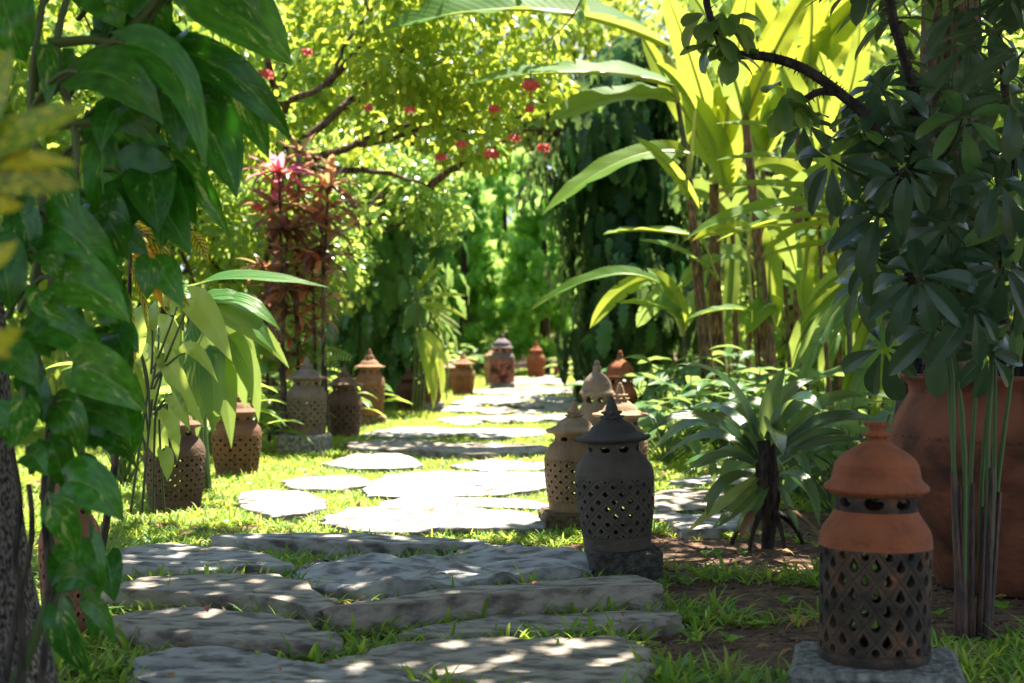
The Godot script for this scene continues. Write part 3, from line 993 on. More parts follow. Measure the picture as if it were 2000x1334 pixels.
func build_shade_trees() -> void:
	var leaf := leaf_mesh("oval", 1.0, 0.5, 0.15, 0.5, 0.0, 3, 1)
	var ms := [leafmat(lin(0.05, 0.12, 0.025), lin(0.5, 0.8, 0.04), 0.35), leafmat(lin(0.04, 0.10, 0.02), lin(0.4, 0.75, 0.04), 0.3)]
	var bm := bark(lin(0.16, 0.11, 0.08))
	var cl := []
	for i in 92:
		var x := R(-1.4, 4.4)
		var z := R(-7.1, 1.2)
		var y := maxf(3.4 + R(-0.25, 1.2), 0.81 + 0.21 * -z + 1.0)
		cl.append([Vector3(x, y, z), Vector3(R(0.5, 0.9), R(0.3, 0.45), R(0.5, 0.9)), 190])
	for i in 13: cl.append([Vector3(R(-0.9, 1.2), R(3.35, 4.3), R(-7.0, -4.6)), Vector3(R(0.5, 0.8), R(0.3, 0.45), R(0.5, 0.8)), 190])
	for i in 24:
		var z := R(-10.2, -7.0)
		cl.append([Vector3(R(1.7, 3.6), 0.81 + 0.21 * -z + R(0.9, 1.6), z), Vector3(R(0.5, 0.8), R(0.3, 0.45), R(0.5, 0.8)), 170])
	var b0 := P(1795, 800, 6.0)
	b0.y = 0.0
	tree("shade_tree", "dark trunk of a broad shade tree standing behind the giant pot", "tree", "", b0, Vector3(b0.x + 0.1, 2.9, b0.z - 0.1), 0.15, cl, leaf, ms, 0.13, 0.20, 0.4, bm)
	# the tree that carries the pothos
	var b1 := P(-98, 700, 3.02)
	b1.y = 0.0
	cl = []
	for i in 40:
		cl.append([Vector3(R(-3.6, 0.4), R(2.7, 4.2), R(-4.8, 1.4)), Vector3(R(0.5, 0.8), R(0.3, 0.45), R(0.5, 0.8)), 190])
	var pale := mat(Color.WHITE, 0.95, ntex("speckled", 0.045, [Color(0.11, 0.095, 0.085), Color(0.20, 0.175, 0.155), Color(0.47, 0.43, 0.40), Color(0.60, 0.56, 0.52)], [0.28, 0.42, 0.52, 0.85], 3), Vector3(3.4, 2.4, 3.4), ntex("barkbump", 0.03, [], []), 1.6)
	var t := tree("speckled_tree", "pale tree trunk with dark speckles, wrapped in variegated pothos", "tree", "", b1, Vector3(b1.x - 0.05, 2.7, b1.z), 0.185, cl, leaf, ms, 0.13, 0.20, 0.4, pale)
	# old vine stems that cling to the bark
	for q in [[[40, 1340], [42, 1180], [30, 1090], [40, 980], [20, 860]], [[78, 1340], [95, 1190], [92, 1080], [85, 960], [95, 840], [80, 700]], [[10, 1330], [30, 1200], [62, 1050], [55, 930]]]:
		var pts := []
		for e in q: pts.append(P(e[0], e[1], 2.835) - b1)
		var sm := []
		for i in pts.size() - 1:
			for k in 5: sm.append((pts[i] as Vector3).cubic_interpolate(pts[i + 1], pts[maxi(i - 1, 0)], pts[mini(i + 2, pts.size() - 1)], k / 5.0))
		obj("clinging_root", tube(sm, taper(0.007, 0.005, sm.size() - 1), 6, 0.15), bark(lin(0.13, 0.10, 0.075)), t)

func build_pothos() -> void:
	var base := P(60, 1330, 2.85)
	base.y = 0.0
	var t := thing("golden_pothos", "golden pothos vine with cream-streaked heart leaves climbing the speckled trunk", "vine", base)
	var pin := vein_height("pinnate")
	var g1 := Color(0.28, 0.53, 0.14)
	var g2 := Color(0.22, 0.46, 0.12)
	var ms := []
	for k in 9:
		var m := leafmat(Color.WHITE, lin(0.85, 1.0, 0.3), 0.95, 0.28, 0.5, pin, 0.05)
		m.albedo_texture = variegated([g1, g2, Color(0.34, 0.58, 0.16), Color(0.29, 0.55, 0.16), g2, Color(0.27, 0.50, 0.13), g1, Color(0.22, 0.44, 0.16), Color(0.29, 0.51, 0.17)][k], Color(0.72, 0.76, 0.44), [0.07, -0.3, 0.02, -0.2, -0.15, -0.02, -0.3, 0.04, -0.3][k], 40 + k * 17)
		ms.append(m)
	var stem := mat(lin(0.09, 0.13, 0.035), 0.6)
	# base, bend, tip, width, distance, material, face x
	var L := [
		[0, -30, 10, 40, 52, 122, 125, 2.7, 3, 0], [88, 90, 100, 140, 92, 212, 44, 2.85, 2, 0],
		[150, 142, 240, 120, 320, 244, 118, 2.72, 3, 0.2], [238, 84, 385, 95, 402, 336, 92, 2.78, 3, -0.5],
		[232, 108, 300, 30, 372, 96, 88, 2.95, 1, 0], [322, 96, 470, 110, 574, 282, 92, 2.9, 1, -0.2],
		[372, -40, 470, 20, 572, 130, 170, 2.85, 0, 0.1], [430, -40, 480, -10, 512, 54, 78, 2.78, 2, 0],
		[285, 170, 420, 200, 462, 388, 165, 2.98, 1, 0.2], [385, 150, 480, 160, 526, 312, 118, 3.05, 0, 0],
		[205, 220, 260, 300, 366, 352, 128, 3.0, 1, 0], [238, 340, 300, 350, 374, 500, 148, 2.9, 1, 0.2],
		[330, 290, 400, 350, 452, 470, 62, 2.92, 0, -0.6], [200, 285, 190, 400, 240, 530, 80, 2.95, 1, 0.3],
		[66, 322, 120, 330, 154, 436, 80, 2.7, 3, 0], [92, 430, 150, 450, 242, 566, 122, 2.76, 3, 0],
		[104, 548, 170, 535, 254, 630, 122, 2.72, 0, 0.1], [70, 495, 110, 500, 122, 552, 56, 2.68, 2, 0.4],
		[78, 570, 70, 600, 134, 628, 60, 2.68, 2, 0.3], [-20, 480, 20, 520, 18, 606, 110, 2.72, 1, 0],
		[80, 632, 140, 640, 208, 706, 92, 2.75, 3, 0], [146, 715, 210, 720, 286, 806, 112, 2.7, 0, 0.1],
		[-10, 690, 40, 690, 70, 756, 92, 2.66, 3, 0], [108, 788, 150, 820, 152, 896, 86, 2.68, 2, 0],
		[46, 780, 50, 830, 28, 870, 62, 2.66, 0, 0.4], [-12, 800, 10, 830, 20, 882, 66, 2.66, 3, 0],
		[150, 796, 200, 800, 258, 850, 78, 2.76, 3, 0], [150, 850, 190, 842, 228, 872, 70, 2.8, 1, 0],
		[128, 940, 190, 930, 242, 1020, 104, 2.66, 3, 0], [100, 985, 130, 1010, 150, 1092, 70, 2.62, 2, 0.2],
		[52, 886, 74, 890, 90, 930, 60, 2.66, 1, 0], [212, 862, 250, 870, 278, 930, 46, 2.8, 2, -0.5],
		[176, 1050, 200, 1100, 192, 1176, 52, 2.7, 3, -0.3], [118, 1132, 150, 1115, 194, 1150, 62, 2.66, 1, 0],
		[116, 1190, 130, 1260, 182, 1326, 76, 2.62, 0, 0], [164, 1170, 210, 1190, 224, 1266, 50, 2.72, 3, -0.4],
		[50, 730, 90, 770, 84, 830, 70, 2.72, 1, 0], [40, 640, 70, 640, 98, 700, 74, 2.78, 1, 0.2],
		[96, 860, 120, 900, 128, 960, 70, 2.75, 1, 0], [160, 900, 180, 940, 170, 1010, 60, 2.8, 1, 0],
		[120, 1060, 150, 1080, 150, 1140, 60, 2.75, 1, 0], [180, 660, 230, 700, 236, 760, 80, 2.86, 1, 0],
		[200, 560, 236, 610, 230, 690, 82, 2.9, 3, 0.3], [30, 400, 60, 440, 62, 520, 90, 2.76, 1, 0],
		[250, -30, 300, 0, 330, 70, 100, 2.9, 1, 0], [160, -40, 210, -10, 240, 60, 100, 2.85, 3, 0],
		[240, 790, 262, 840, 250, 900, 60, 2.84, 1, 0.2], [190, 730, 220, 770, 214, 850, 74, 2.82, 3, 0]]
	for q in L:
		var d: float = q[7]
		var a := P(q[0], q[1], d + R(-0.02, 0.06))
		var c := P(q[2], q[3], d - R(0.01, 0.06))
		var e := P(q[4], q[5], d + R(-0.05, 0.05))
		var lf := blade(t, "leaf", ms[[[0, 7, 2, 5], [1, 4, 6], [2, 0, 5], [3, 8, 5, 6]][q[8]][rng.randi() % 3]], a, c, e, q[6] * d / FPX * 0.98, "heart", Vector3(q[9] + R(-0.25, 0.25), R(0.1, 0.6), 1.0), R(0.10, 0.38), R(0.02, 0.10), 16, 4, R(-0.3, 0.3), 0.10)
		var root := Vector3(minf(maxf(a.x - 0.10 - R(0, 0.05), -0.90), a.x - 0.015), a.y - R(0.02, 0.10), a.z - R(0.05, 0.12))
		if q[1] > 600: root = a + Vector3(R(-0.03, 0.0), R(-0.05, -0.01), R(-0.10, -0.06))
		obj("stalk", tube(curve(root - base, (root.lerp(a, 0.6) + Vector3(0, 0.05, 0)) - base, a + (c - a) * 0.04 - base, 7), taper(0.0065, 0.004, 7), 6), stem, lf, lf.transform.affine_inverse())
	# smaller leaves that fill the vine round the trunk
	for i in 70:
		var x := R(-0.96, -0.74)
		var y := R(0.18, 1.5)
		var d := R(2.78, 3.05)
		if y < 0.75:
			x = R(-0.85, -0.77)
			if i % 2: continue
		if rng.randf() < 0.4: y = R(1.0, 1.75)
		var a := Vector3(x + (0.12 if y > 0.9 else 0.02), y, -d)
		var s := R(0.06, 0.11) * (1.0 if y < 1.0 else 1.35)
		var e := a + Vector3(R(-0.4, 0.9), R(-1.1, -0.2), R(-0.2, 0.6)).normalized() * s
		blade(t, "leaf", ms[[1, 3, 4, 6, 8, 5, 1, 7][i % 8]], a, a.lerp(e, 0.5) + Vector3(0, s * 0.2, s * 0.15), e, s * 0.72, "heart", Vector3(R(-0.5, 0.6), R(0.1, 0.8), 1), R(0.1, 0.4), 0.06, 10, 3, R(-0.3, 0.3), 0.10)
	for q in [[[30, 1330], [100, 1150], [90, 1000], [110, 850], [60, 640], [85, 420], [60, 200], [90, -40]], [[100, 1200], [150, 1060], [120, 900], [150, 700], [100, 560], [150, 300], [110, 100], [150, -60]], [[60, 220], [160, 120], [250, 60], [330, -30]], [[90, 250], [180, 240], [330, 255]], [[95, 85], [180, 78], [240, 88]]]:
		var pts := []
		for e in q: pts.append(P(e[0], e[1], 2.86) - base)
		var sm := []
		for i in pts.size() - 1:
			for k in 6: sm.append((pts[i] as Vector3).cubic_interpolate(pts[i + 1], pts[maxi(i - 1, 0)], pts[mini(i + 2, pts.size() - 1)], k / 6.0))
		obj("vine_stem", tube(sm, taper(0.011, 0.007, sm.size() - 1), 7, 0.1), stem, t)

func build_crotons() -> void:
	var d := 1.5
	var base := P(-190, 1300, d)
	base.y = 0.0
	var t := thing("spotted_croton", "croton with green leaves spotted in yellow", "shrub", base)
	var ms := []
	for k in 3:
		var m := leafmat(Color.WHITE, lin(0.9, 1.0, 0.15), 0.55, 0.4)
		m.albedo_texture = variegated([Color(0.36, 0.54, 0.12), Color(0.58, 0.62, 0.12), Color(0.27, 0.43, 0.12)][k], Color(0.88, 0.80, 0.20), [0.36, 0.5, 0.40][k], 70 + k, true)
		ms.append(m)
	var top := P(-150, 200, d)
	obj("stem", tube(curve(Vector3.ZERO, (top - base) * 0.5 + Vector3(0.03, 0, 0), top - base, 10), taper(0.014, 0.006, 10), 8, 0.1), bark(lin(0.12, 0.09, 0.06)), t)
	for q in [[-70, 330, -20, 230, 22, 90, 74, 0], [-90, 330, 40, 250, 172, 208, 80, 0], [-90, 330, 20, 300, 152, 322, 44, 1], [-100, 340, 20, 345, 158, 362, 70, 2], [-90, 400, -20, 400, 46, 402, 50, 1], [-90, 520, -30, 540, 34, 470, 54, 1], [-90, 700, -30, 690, 44, 640, 66, 1], [-90, 620, -40, 640, 20, 700, 60, 1], [-120, 160, -60, 120, -10, 60, 60, 0], [-100, 280, -10, 300, 60, 300, 60, 2], [-100, 420, -40, 470, 10, 520, 60, 0]]:
		var lf := blade(t, "leaf", ms[q[7]], P(q[0], q[1], d), P(q[2], q[3], d - 0.03), P(q[4], q[5], d + R(-0.03, 0.03)), q[6] * d / FPX, "oval", Vector3(R(-0.2, 0.2), R(0.1, 0.5), 1), 0.2, 0.04, 14, 3)
		var a := P(q[0], q[1], d) - base
		obj("stalk", tube(curve(Vector3((top - base).x - 0.0, a.y - 0.03, (top - base).z), a + Vector3(-0.01, 0.0, 0), a, 4), taper(0.003, 0.002, 4), 5), bark(lin(0.2, 0.17, 0.05)), lf)
	# yellow veined croton between the pothos and the ginger
	d = 5.3
	base = P(195, 1010, d)
	base.y = 0.0
	t = thing("yellow_croton", "croton with narrow orange yellow leaves netted in green veins", "shrub", base)
	ms = []
	for k in 2:
		var m := leafmat(Color.WHITE, lin(1.0, 0.85, 0.12), 0.7, 0.4)
		m.albedo_texture = variegated([Color(0.80, 0.56, 0.10), Color(0.62, 0.62, 0.14)][k], Color(0.9, 0.78, 0.25), 0.3, 80 + k, true, Color(0.12, 0.22, 0.06, [0.35, 0.85][k]))
		ms.append(m)
	top = P(255, 470, d)
	obj("stem", tube(curve(Vector3.ZERO, (top - base) * 0.5 + Vector3(0.05, 0, 0), top - base, 10), taper(0.014, 0.006, 10), 8, 0.1), bark(lin(0.12, 0.09, 0.06)), t)
	for q in [[240, 425, 270, 420, 318, 520, 24, 1], [245, 450, 310, 440, 352, 565, 24, 1], [250, 470, 290, 480, 336, 600, 26, 0], [255, 500, 300, 500, 318, 600, 22, 0], [265, 490, 310, 480, 338, 585, 26, 0], [250, 530, 285, 520, 324, 610, 20, 0], [370, 452, 390, 470, 408, 516, 24, 1], [255, 520, 280, 560, 290, 642, 14, 1], [240, 560, 255, 600, 262, 690, 16, 1], [300, 520, 340, 560, 372, 600, 18, 1], [250, 470, 300, 450, 330, 470, 26, 0], [248, 640, 262, 690, 255, 740, 18, 0], [190, 640, 215, 650, 240, 720, 16, 0], [250, 440, 236, 410, 224, 380, 24, 1], [340, 440, 360, 430, 384, 440, 20, 1]]:
		blade(t, "leaf", ms[q[7]], P(q[0], q[1], d), P(q[2], q[3], d - R(0, 0.06)), P(q[4], q[5], d + R(-0.05, 0.05)), q[6] * d / FPX * 1.25, "lance", Vector3(R(-0.3, 0.3), R(0.2, 0.6), 1), 0.25, 0.08, 14, 3, R(-0.5, 0.5))

func stalk_to(t: Node3D, root: Vector3, tip: Vector3, bow: Vector3, r0: float, r1: float, m: Material, called: String = "stalk") -> void:
	var o := t.position
	obj(called, tube(curve(root - o, root.lerp(tip, 0.55) + bow - o, tip - o, 9), taper(r0, r1, 9), 7), m, t)

func build_left_group() -> void:
	var pleat := vein_height("pleat")
	var arrow := leafmat(lin(0.07, 0.17, 0.03), lin(0.62, 1.0, 0.03), 0.62, 0.32)
	var stem := mat(lin(0.07, 0.09, 0.03), 0.6)
	# arrowhead plant: lime wavy leaves
	var d := 5.6
	var base := P(300, 1000, d)
	base.y = 0.0
	var t := thing("arrowhead_plant", "arrow-leaved plant with wavy lime green sunlit leaves beside the pothos", "plant", base)
	for q in [[372, 582, 400, 600, 454, 708, 62, 1, 300, 760], [362, 690, 378, 660, 426, 748, 32, 1, 300, 740], [320, 690, 345, 740, 400, 836, 44, 1, 300, 800], [310, 640, 330, 640, 350, 686, 58, 2, 295, 760], [248, 620, 262, 640, 272, 704, 62, 2, 290, 780], [276, 690, 300, 720, 290, 812, 56, 2, 292, 830], [302, 820, 300, 860, 330, 908, 48, 1, 300, 800], [326, 800, 345, 830, 346, 902, 34, 0, 310, 800], [335, 770, 350, 790, 372, 842, 34, 2, 300, 810], [345, 600, 330, 570, 310, 600, 50, 0, 300, 720], [290, 600, 280, 630, 300, 680, 50, 0, 295, 730], [255, 720, 262, 760, 300, 800, 40, 2, 290, 850], [230, 760, 250, 800, 262, 860, 34, 2, 285, 880], [320, 880, 330, 900, 326, 940, 30, 0, 305, 900], [215, 690, 235, 700, 250, 760, 40, 2, 280, 800]]:
		var dd := d + R(-0.15, 0.15)
		var a := P(q[0], q[1], dd)
		blade(t, "leaf", arrow, a, P(q[2], q[3], dd - 0.05), P(q[4], q[5], dd + R(-0.05, 0.05)), q[6] * dd / FPX, "heart", Vector3(R(-0.4, 0.4), R(0.0, 0.5), 1), 0.2, 0.16, 18, 3, R(-0.5, 0.5), 0.16)
		stalk_to(t, P(q[8], q[9], d), a, Vector3(0.02, 0.04, 0), 0.005, 0.0035, stem)
	for k in 4: stalk_to(t, P(255 + k * 22, 1000, d + 0.1 * k), P(290 + k * 7, 760 + k * 20, d), Vector3(0, 0, 0.02), 0.0055, 0.0045, stem, "stem")
	# ginger: long pleated leaves that arch over and droop
	d = 7.3
	base = P(385, 960, d)
	base.y = 0.0
	t = thing("ginger_plant", "ginger with long pleated leaves drooping over the two brown lanterns", "plant", base)
	var gl := leafmat(lin(0.042, 0.135, 0.022), lin(0.48, 0.95, 0.04), 0.4, 0.4, 0.4, pleat, 0.5)
	for q in [[362, 566, 440, 520, 645, 562, 42, 0, 1], [395, 600, 470, 560, 548, 646, 40, 0, 1], [390, 585, 440, 570, 510, 620, 30, 0, 1], [400, 610, 500, 610, 565, 720, 44, 1, 0], [405, 630, 470, 640, 500, 770, 66, 0, 0], [390, 640, 440, 680, 452, 876, 60, 1, 0], [370, 640, 400, 700, 384, 856, 66, 1, 0], [420, 640, 500, 680, 505, 826, 52, 0, 0], [350, 640, 360, 700, 350, 810, 60, 1, 0], [380, 600, 410, 640, 430, 780, 70, 1, 0], [400, 640, 470, 700, 480, 800, 56, 1, 0], [340, 620, 320, 660, 326, 760, 54, 1, 0], [395, 590, 470, 590, 540, 690, 36, 1, 1], [380, 590, 350, 560, 300, 600, 40, 1, 1], [405, 650, 420, 740, 415, 850, 54, 0, 0], [350, 610, 420, 560, 500, 590, 34, 1, 1], [370, 650, 372, 760, 368, 880, 52, 1, 0]]:
		var dd := d + R(-0.25, 0.1)
		var face := Vector3(R(-0.3, 0.3), 0.9, 0.5) if q[8] == 1 else Vector3(R(-0.5, 0.3), 0.3, 1)
		var lf := blade(t, "leaf", gl, P(q[0], q[1], d), P(q[2], q[3], dd - 0.05), P(q[4], q[5], dd), q[6] * dd / FPX * (1.7 if q[8] == 1 else 1.05), "lance", face, 0.2, 0.05, 18, 4, R(-0.25, 0.25))
	for k in 6: stalk_to(t, P(365 + k * 9, 960, d + 0.1), P(360 + k * 9, 590 + 12 * (k % 3), d), Vector3(-0.04, 0, 0), 0.012, 0.007, mat(lin(0.07, 0.13, 0.03), 0.5), "stem")

func rosette(t: Node3D, c: Vector3, n: int, meshes: Array, ms: Array, e0: float, e1: float, s0: float, s1: float, called: String = "leaf") -> void:
	for i in n:
		var a := i * 2.399 + R(-0.3, 0.3)
		var el := lerpf(e1, e0, float(i) / n) + R(-0.15, 0.15)
		var along := Vector3(cos(a) * cos(el), sin(el), sin(a) * cos(el))
		obj(called, meshes[i % meshes.size()], ms[rng.randi() % ms.size()], t, aim(c - t.position + Vector3(0, 0.003 * i, 0), along, Vector3.UP + rdir() * 0.2, R(s0, s1)))

func build_cordylines() -> void:
	var meshes := [leaf_mesh("strap", 1.0, 0.22, 0.3, 0.9, 0.03, 10, 1), leaf_mesh("strap", 1.0, 0.25, 0.25, 0.6, 0.05, 10, 1), leaf_mesh("strap", 1.0, 0.2, 0.35, 1.3, 0.03, 10, 1)]
	var pink := leafmat(lin(0.50, 0.035, 0.10), lin(1.0, 0.12, 0.22), 0.8, 0.3)
	var red := leafmat(lin(0.36, 0.06, 0.03), lin(1.0, 0.25, 0.05), 0.75, 0.35)
	var purple := leafmat(lin(0.07, 0.022, 0.02), lin(0.6, 0.14, 0.06), 0.35, 0.28)
	var bronze := leafmat(lin(0.13, 0.06, 0.02), lin(0.85, 0.4, 0.06), 0.5, 0.3)
	var bm := bark(lin(0.20, 0.12, 0.08))
	for q in [[545, 350, 10.1, 18, [pink, pink, red, purple], 0.26, 0.36, "cordyline with vivid pink new leaves", 760], [585, 310, 10.3, 14, [red, bronze, purple], 0.2, 0.3, "tall cordyline with orange red upright leaves", 760], [640, 380, 10.1, 22, [red, bronze, purple, bronze], 0.26, 0.42, "cordyline with arching orange red leaves", 770], [560, 470, 10.1, 30, [purple, bronze, purple], 0.22, 0.32, "cordyline with dark bronze leaves below the pink one", 780], [610, 520, 10.2, 34, [purple, purple, red], 0.22, 0.32, "dark purple cordyline with a few red leaves", 790], [575, 590, 10.2, 34, [purple, bronze], 0.22, 0.32, "low bushy purple brown cordyline", 800], [630, 450, 10.4, 26, [purple, red, purple], 0.2, 0.3, "slim purple cordyline beside the glossy climber", 790], [520, 540, 10.3, 26, [purple, bronze, red], 0.2, 0.3, "bronze cordyline beside the drooping ginger", 800]]:
		var top := P(q[0], q[1], q[2])
		var base := P(q[0] + R(-15, 15), q[8], q[2])
		base.y = 0.0
		var t := thing("cordyline", q[7], "plant", base, 0.0, "cordylines behind the left lanterns")
		obj("stem", tube(curve(Vector3.ZERO, (top - base) * 0.5 + Vector3(R(-0.06, 0.06), 0, 0), top - base, 8), taper(0.013, 0.008, 8), 7, 0.12), bm, t)
		rosette(t, top, q[3], meshes, q[4], -0.2, 1.4, q[5] * 0.8, q[6] * 0.8)
		for k in 5: rosette(t, top - Vector3(R(-0.04, 0.04), 0.09 * (k + 1), R(-0.04, 0.04)), 9, meshes, q[4] if k < 1 else [purple, bronze, purple, red], -0.4, 0.9, q[5] * 0.55, q[6] * 0.8)

func climber(label: String, base: Vector3, h: float, rx: float, n: int, extra: int, meshes: Array, ms: Array, s0: float, s1: float, hang: float) -> void:
	var t := thing("climber_tree", label, "tree", base)
	obj("trunk", tube(curve(Vector3(0, -0.1, 0), Vector3(0.06, h * 0.5, 0), Vector3(0, h, 0), 12), taper(0.16, 0.10, 12), 12, 0.1), bark(lin(0.10, 0.075, 0.055)), t)
	var ts := lists(ms.size())
	for i in n + extra:
		var a := R(-0.25, PI + 0.25) if i < n else R(0, TAU)
		var y := pow(R(0, 1), 0.8) * h
		var k := rx * (0.72 + 0.34 * sin(y * 2.3 + a * 1.7 + base.x * 3.0) + 0.22 * sin(y * 5.1 - a * 3.0) + R(-0.12, 0.22)) * (1.0 - 0.45 * smoothstep(0.7, 1.0, y / h)) * (0.55 + 0.45 * smoothstep(0.0, 0.22, y / h))
		if i >= n: k *= R(0.45, 0.95)
		var v := Vector3(cos(a), 0, sin(a))
		var p := Vector3(v.x * k, y + 0.12, v.z * k)
		var along := (v * R(0.3, 1.0) + Vector3(R(-0.3, 0.3), -hang, R(-0.3, 0.3)))
		var tr := aim(p, along, v * 0.8 + Vector3.UP * R(0.3, 1.0) + rdir() * 0.3, R(s0, s1))
		if i < n: obj("leaf", meshes[i % meshes.size()], ms[rng.randi() % ms.size()], t, tr)
		else: ts[i % ms.size()].append(tr)
	for k in ms.size(): cloud("foliage", meshes[0], ms[k], t, ts[k])

func build_climbers() -> void:
	var pin := vein_height("pinnate")
	var lob := [leaf_mesh("lobed", 1.0, 0.42, 0.12, 0.9, 0.12, 20, 2), leaf_mesh("lobed", 1.0, 0.5, 0.2, 0.6, 0.1, 20, 2, 0.0, 1.0), leaf_mesh("lance", 1.0, 0.34, 0.15, 1.0, 0.08, 10, 2)]
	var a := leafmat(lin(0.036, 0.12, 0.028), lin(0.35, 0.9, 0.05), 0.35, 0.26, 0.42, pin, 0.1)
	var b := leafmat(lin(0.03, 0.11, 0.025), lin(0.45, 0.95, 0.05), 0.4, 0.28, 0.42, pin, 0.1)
	var dk := leafmat(lin(0.012, 0.036, 0.010), lin(0.3, 0.8, 0.06), 0.2, 0.40, 0.25, pin, 0.1)  # darker than the leaf itself: lack of sky light put into the colour
	var base := P(748, 780, 14.9)
	base.y = 0.0
	climber("tree wrapped in dark glossy lobed climber leaves behind the squat brown lantern", base, 2.4, 0.68, 290, 1200, lob, [a, a, b], 0.22, 0.36, 0.9)
	base = P(1230, 740, 15.5)
	base.y = 0.0
	climber("tall tree cloaked in hanging climber leaves darkened for shade behind the banana clump", base, 3.5, 0.85, 290, 2400, lob, [dk, dk, a], 0.22, 0.40, 1.3)
	base = P(1200, 740, 17.0)
	base.y = 0.0
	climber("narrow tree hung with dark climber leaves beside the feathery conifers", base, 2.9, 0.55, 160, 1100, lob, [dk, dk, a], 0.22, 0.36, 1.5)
	# yellow green fronds that hang beside the left climber
	var d := 13.7
	base = P(815, 790, d)
	base.y = 0.0
	var t := thing("yellow_frond_plant", "plant with yellow green fingered leaves hanging beside the glossy climber", "plant", base)
	var yl := leafmat(lin(0.10, 0.21, 0.02), lin(0.75, 1.0, 0.02), 0.7, 0.4)
	for q in [[825, 585, 865, 570, 912, 578, 14, 0], [830, 592, 870, 595, 914, 624, 16, 0], [830, 600, 860, 612, 902, 655, 18, 0], [825, 598, 860, 600, 900, 640, 12, 1], [812, 646, 850, 650, 876, 722, 26, 0], [815, 650, 830, 690, 850, 790, 24, 1], [820, 640, 850, 690, 858, 740, 22, 1], [845, 700, 850, 740, 846, 800, 22, 1], [860, 700, 868, 740, 862, 775, 18, 1], [820, 560, 840, 530, 866, 520, 14, 1], [815, 560, 835, 540, 850, 500, 14, 1], [825, 660, 840, 720, 838, 770, 20, 0]]:
		blade(t, "leaf", yl, P(q[0], q[1], d), P(q[2], q[3], d - R(0, 0.2)), P(q[4], q[5], d - R(0, 0.15)), q[6] * d / FPX * 0.75, "strap", Vector3(R(-0.4, 0.4), R(0.2, 0.8), 1), 0.2, 0.05, 12, 2)
	for k in 4: stalk_to(t, base + Vector3(k * 0.03 - 0.05, 0, 0), P(812 + k * 5, 560 + k * 40, d), Vector3(0.03, 0, 0), 0.012, 0.008, mat(lin(0.09, 0.12, 0.03), 0.6), "stem")

func build_conifers() -> void:
	# a flat spray of scale leaves, upright
	var v := PackedVector3Array()
	var idx := PackedInt32Array()
	for k in 9:
		var a := (k - 4) * 0.27
		var z0 := 0.05 + 0.07 * (4 - absi(k - 4))
		var dirv := Vector3(sin(a), 0.12 * (k % 2), cos(a))
		var side := Vector3(cos(a), 0, -sin(a))
		var L := 0.62 - 0.05 * absi(k - 4)
		var o := Vector3(0, 0, z0)
		var f := v.size()
		for t in [[0.0, 0.015], [0.35, 0.045], [0.7, 0.035], [1.0, 0.0]]:
			v.append(o + dirv * (L * t[0]) - side * t[1])
			v.append(o + dirv * (L * t[0]) + side * t[1])
		grid_idx(4, 2, f, idx)
	var spray := mk(v, idx)
	var ms := [leafmat(lin(0.10, 0.30, 0.045), lin(0.45, 1.0, 0.07), 0.9, 0.6, 0.3), leafmat(lin(0.08, 0.25, 0.045), lin(0.40, 1.0, 0.09), 0.85, 0.6, 0.3), leafmat(lin(0.13, 0.33, 0.04), lin(0.55, 1.0, 0.05), 0.95, 0.6, 0.3)]
	var bm := bark(lin(0.12, 0.08, 0.055))
	for q in [[905, 24.5, 350, 76, "feathery conifer half behind the glossy climber, rusty trunk below"], [985, 25.5, 290, 118, "tallest feathery green conifer at the end of the path"], [1062, 24.0, 380, 84, "rounded feathery conifer behind the plain orange lantern"], [940, 27.5, 330, 80, "feathery conifer standing behind the tallest one"]]:
		var base := P(q[0], 700, q[1])
		base.y = 0.0
		var H: float = (630 - q[2]) / FPX * q[1] + 0.81
		var rx: float = q[3] / FPX * q[1]
		var t := thing("conifer", q[4], "tree", base, 0.0, "conifers closing the path")
		obj("trunk", tube(curve(Vector3(0, -0.1, 0), Vector3(0.03, H * 0.4, 0), Vector3(0, H * 0.9, 0), 8), taper(0.11, 0.02, 8), 9, 0.1), bm, t)
		var ls := lists(3)
		var cs := []
		for i in 115:
			var yy := pow(R(0.0, 1.0), 0.9)
			var rr := rx * (1.0 - 0.75 * yy * yy) * (0.6 + 0.4 * smoothstep(0.0, 0.25, yy))
			var a := R(0, TAU)
			var k := R(0.55, 1.0)
			cs.append([Vector3(cos(a) * rr * k, 0.28 + yy * (H - 0.35), sin(a) * rr * k), Vector3(cos(a), 0, sin(a))])
		for c in cs:
			for i in 52:
				var p: Vector3 = c[0] + rdir() * R(0.02, 0.17)
				var along: Vector3 = Vector3(0, R(0.5, 1.1), 0) + c[1] * 0.5 + rdir() * 0.55
				ls[rng.randi() % 3].append(aim(p, along, rdir(), R(0.13, 0.22)))
		for k in 3: cloud("foliage", spray, ms[k], t, ls[k])

func flower(t: Node3D, at: Vector3, s: float, pm: Material, ym: Material) -> void:
	# hanging fringed flower: petals curl up, the stamen tube hangs out
	var f := obj("flower", tube([Vector3(0, s * 1.1, 0), Vector3(0, s * 0.5, 0), Vector3(0, 0.0, 0)], [s * 0.03, s * 0.04, s * 0.12], 6), ym, t, Transform3D(Basis(Vector3.UP, R(0, TAU)), at - t.position))
	var pet := leaf_mesh("petal", s * 0.95, s * 0.7, 0.2, -1.5, 0.5, 8, 3)
	for k in 7: obj("petal", pet, pm, f, aim(Vector3.ZERO, Vector3(cos(k * 0.898), R(-0.15, 0.25), sin(k * 0.898)), Vector3.DOWN))
	obj("stamen", tube(curve(Vector3.ZERO, Vector3(0.1, -0.6, 0) * s, Vector3(0.05, -1.3, 0.1) * s, 5), taper(s * 0.035, s * 0.05, 5), 5), pm, f)

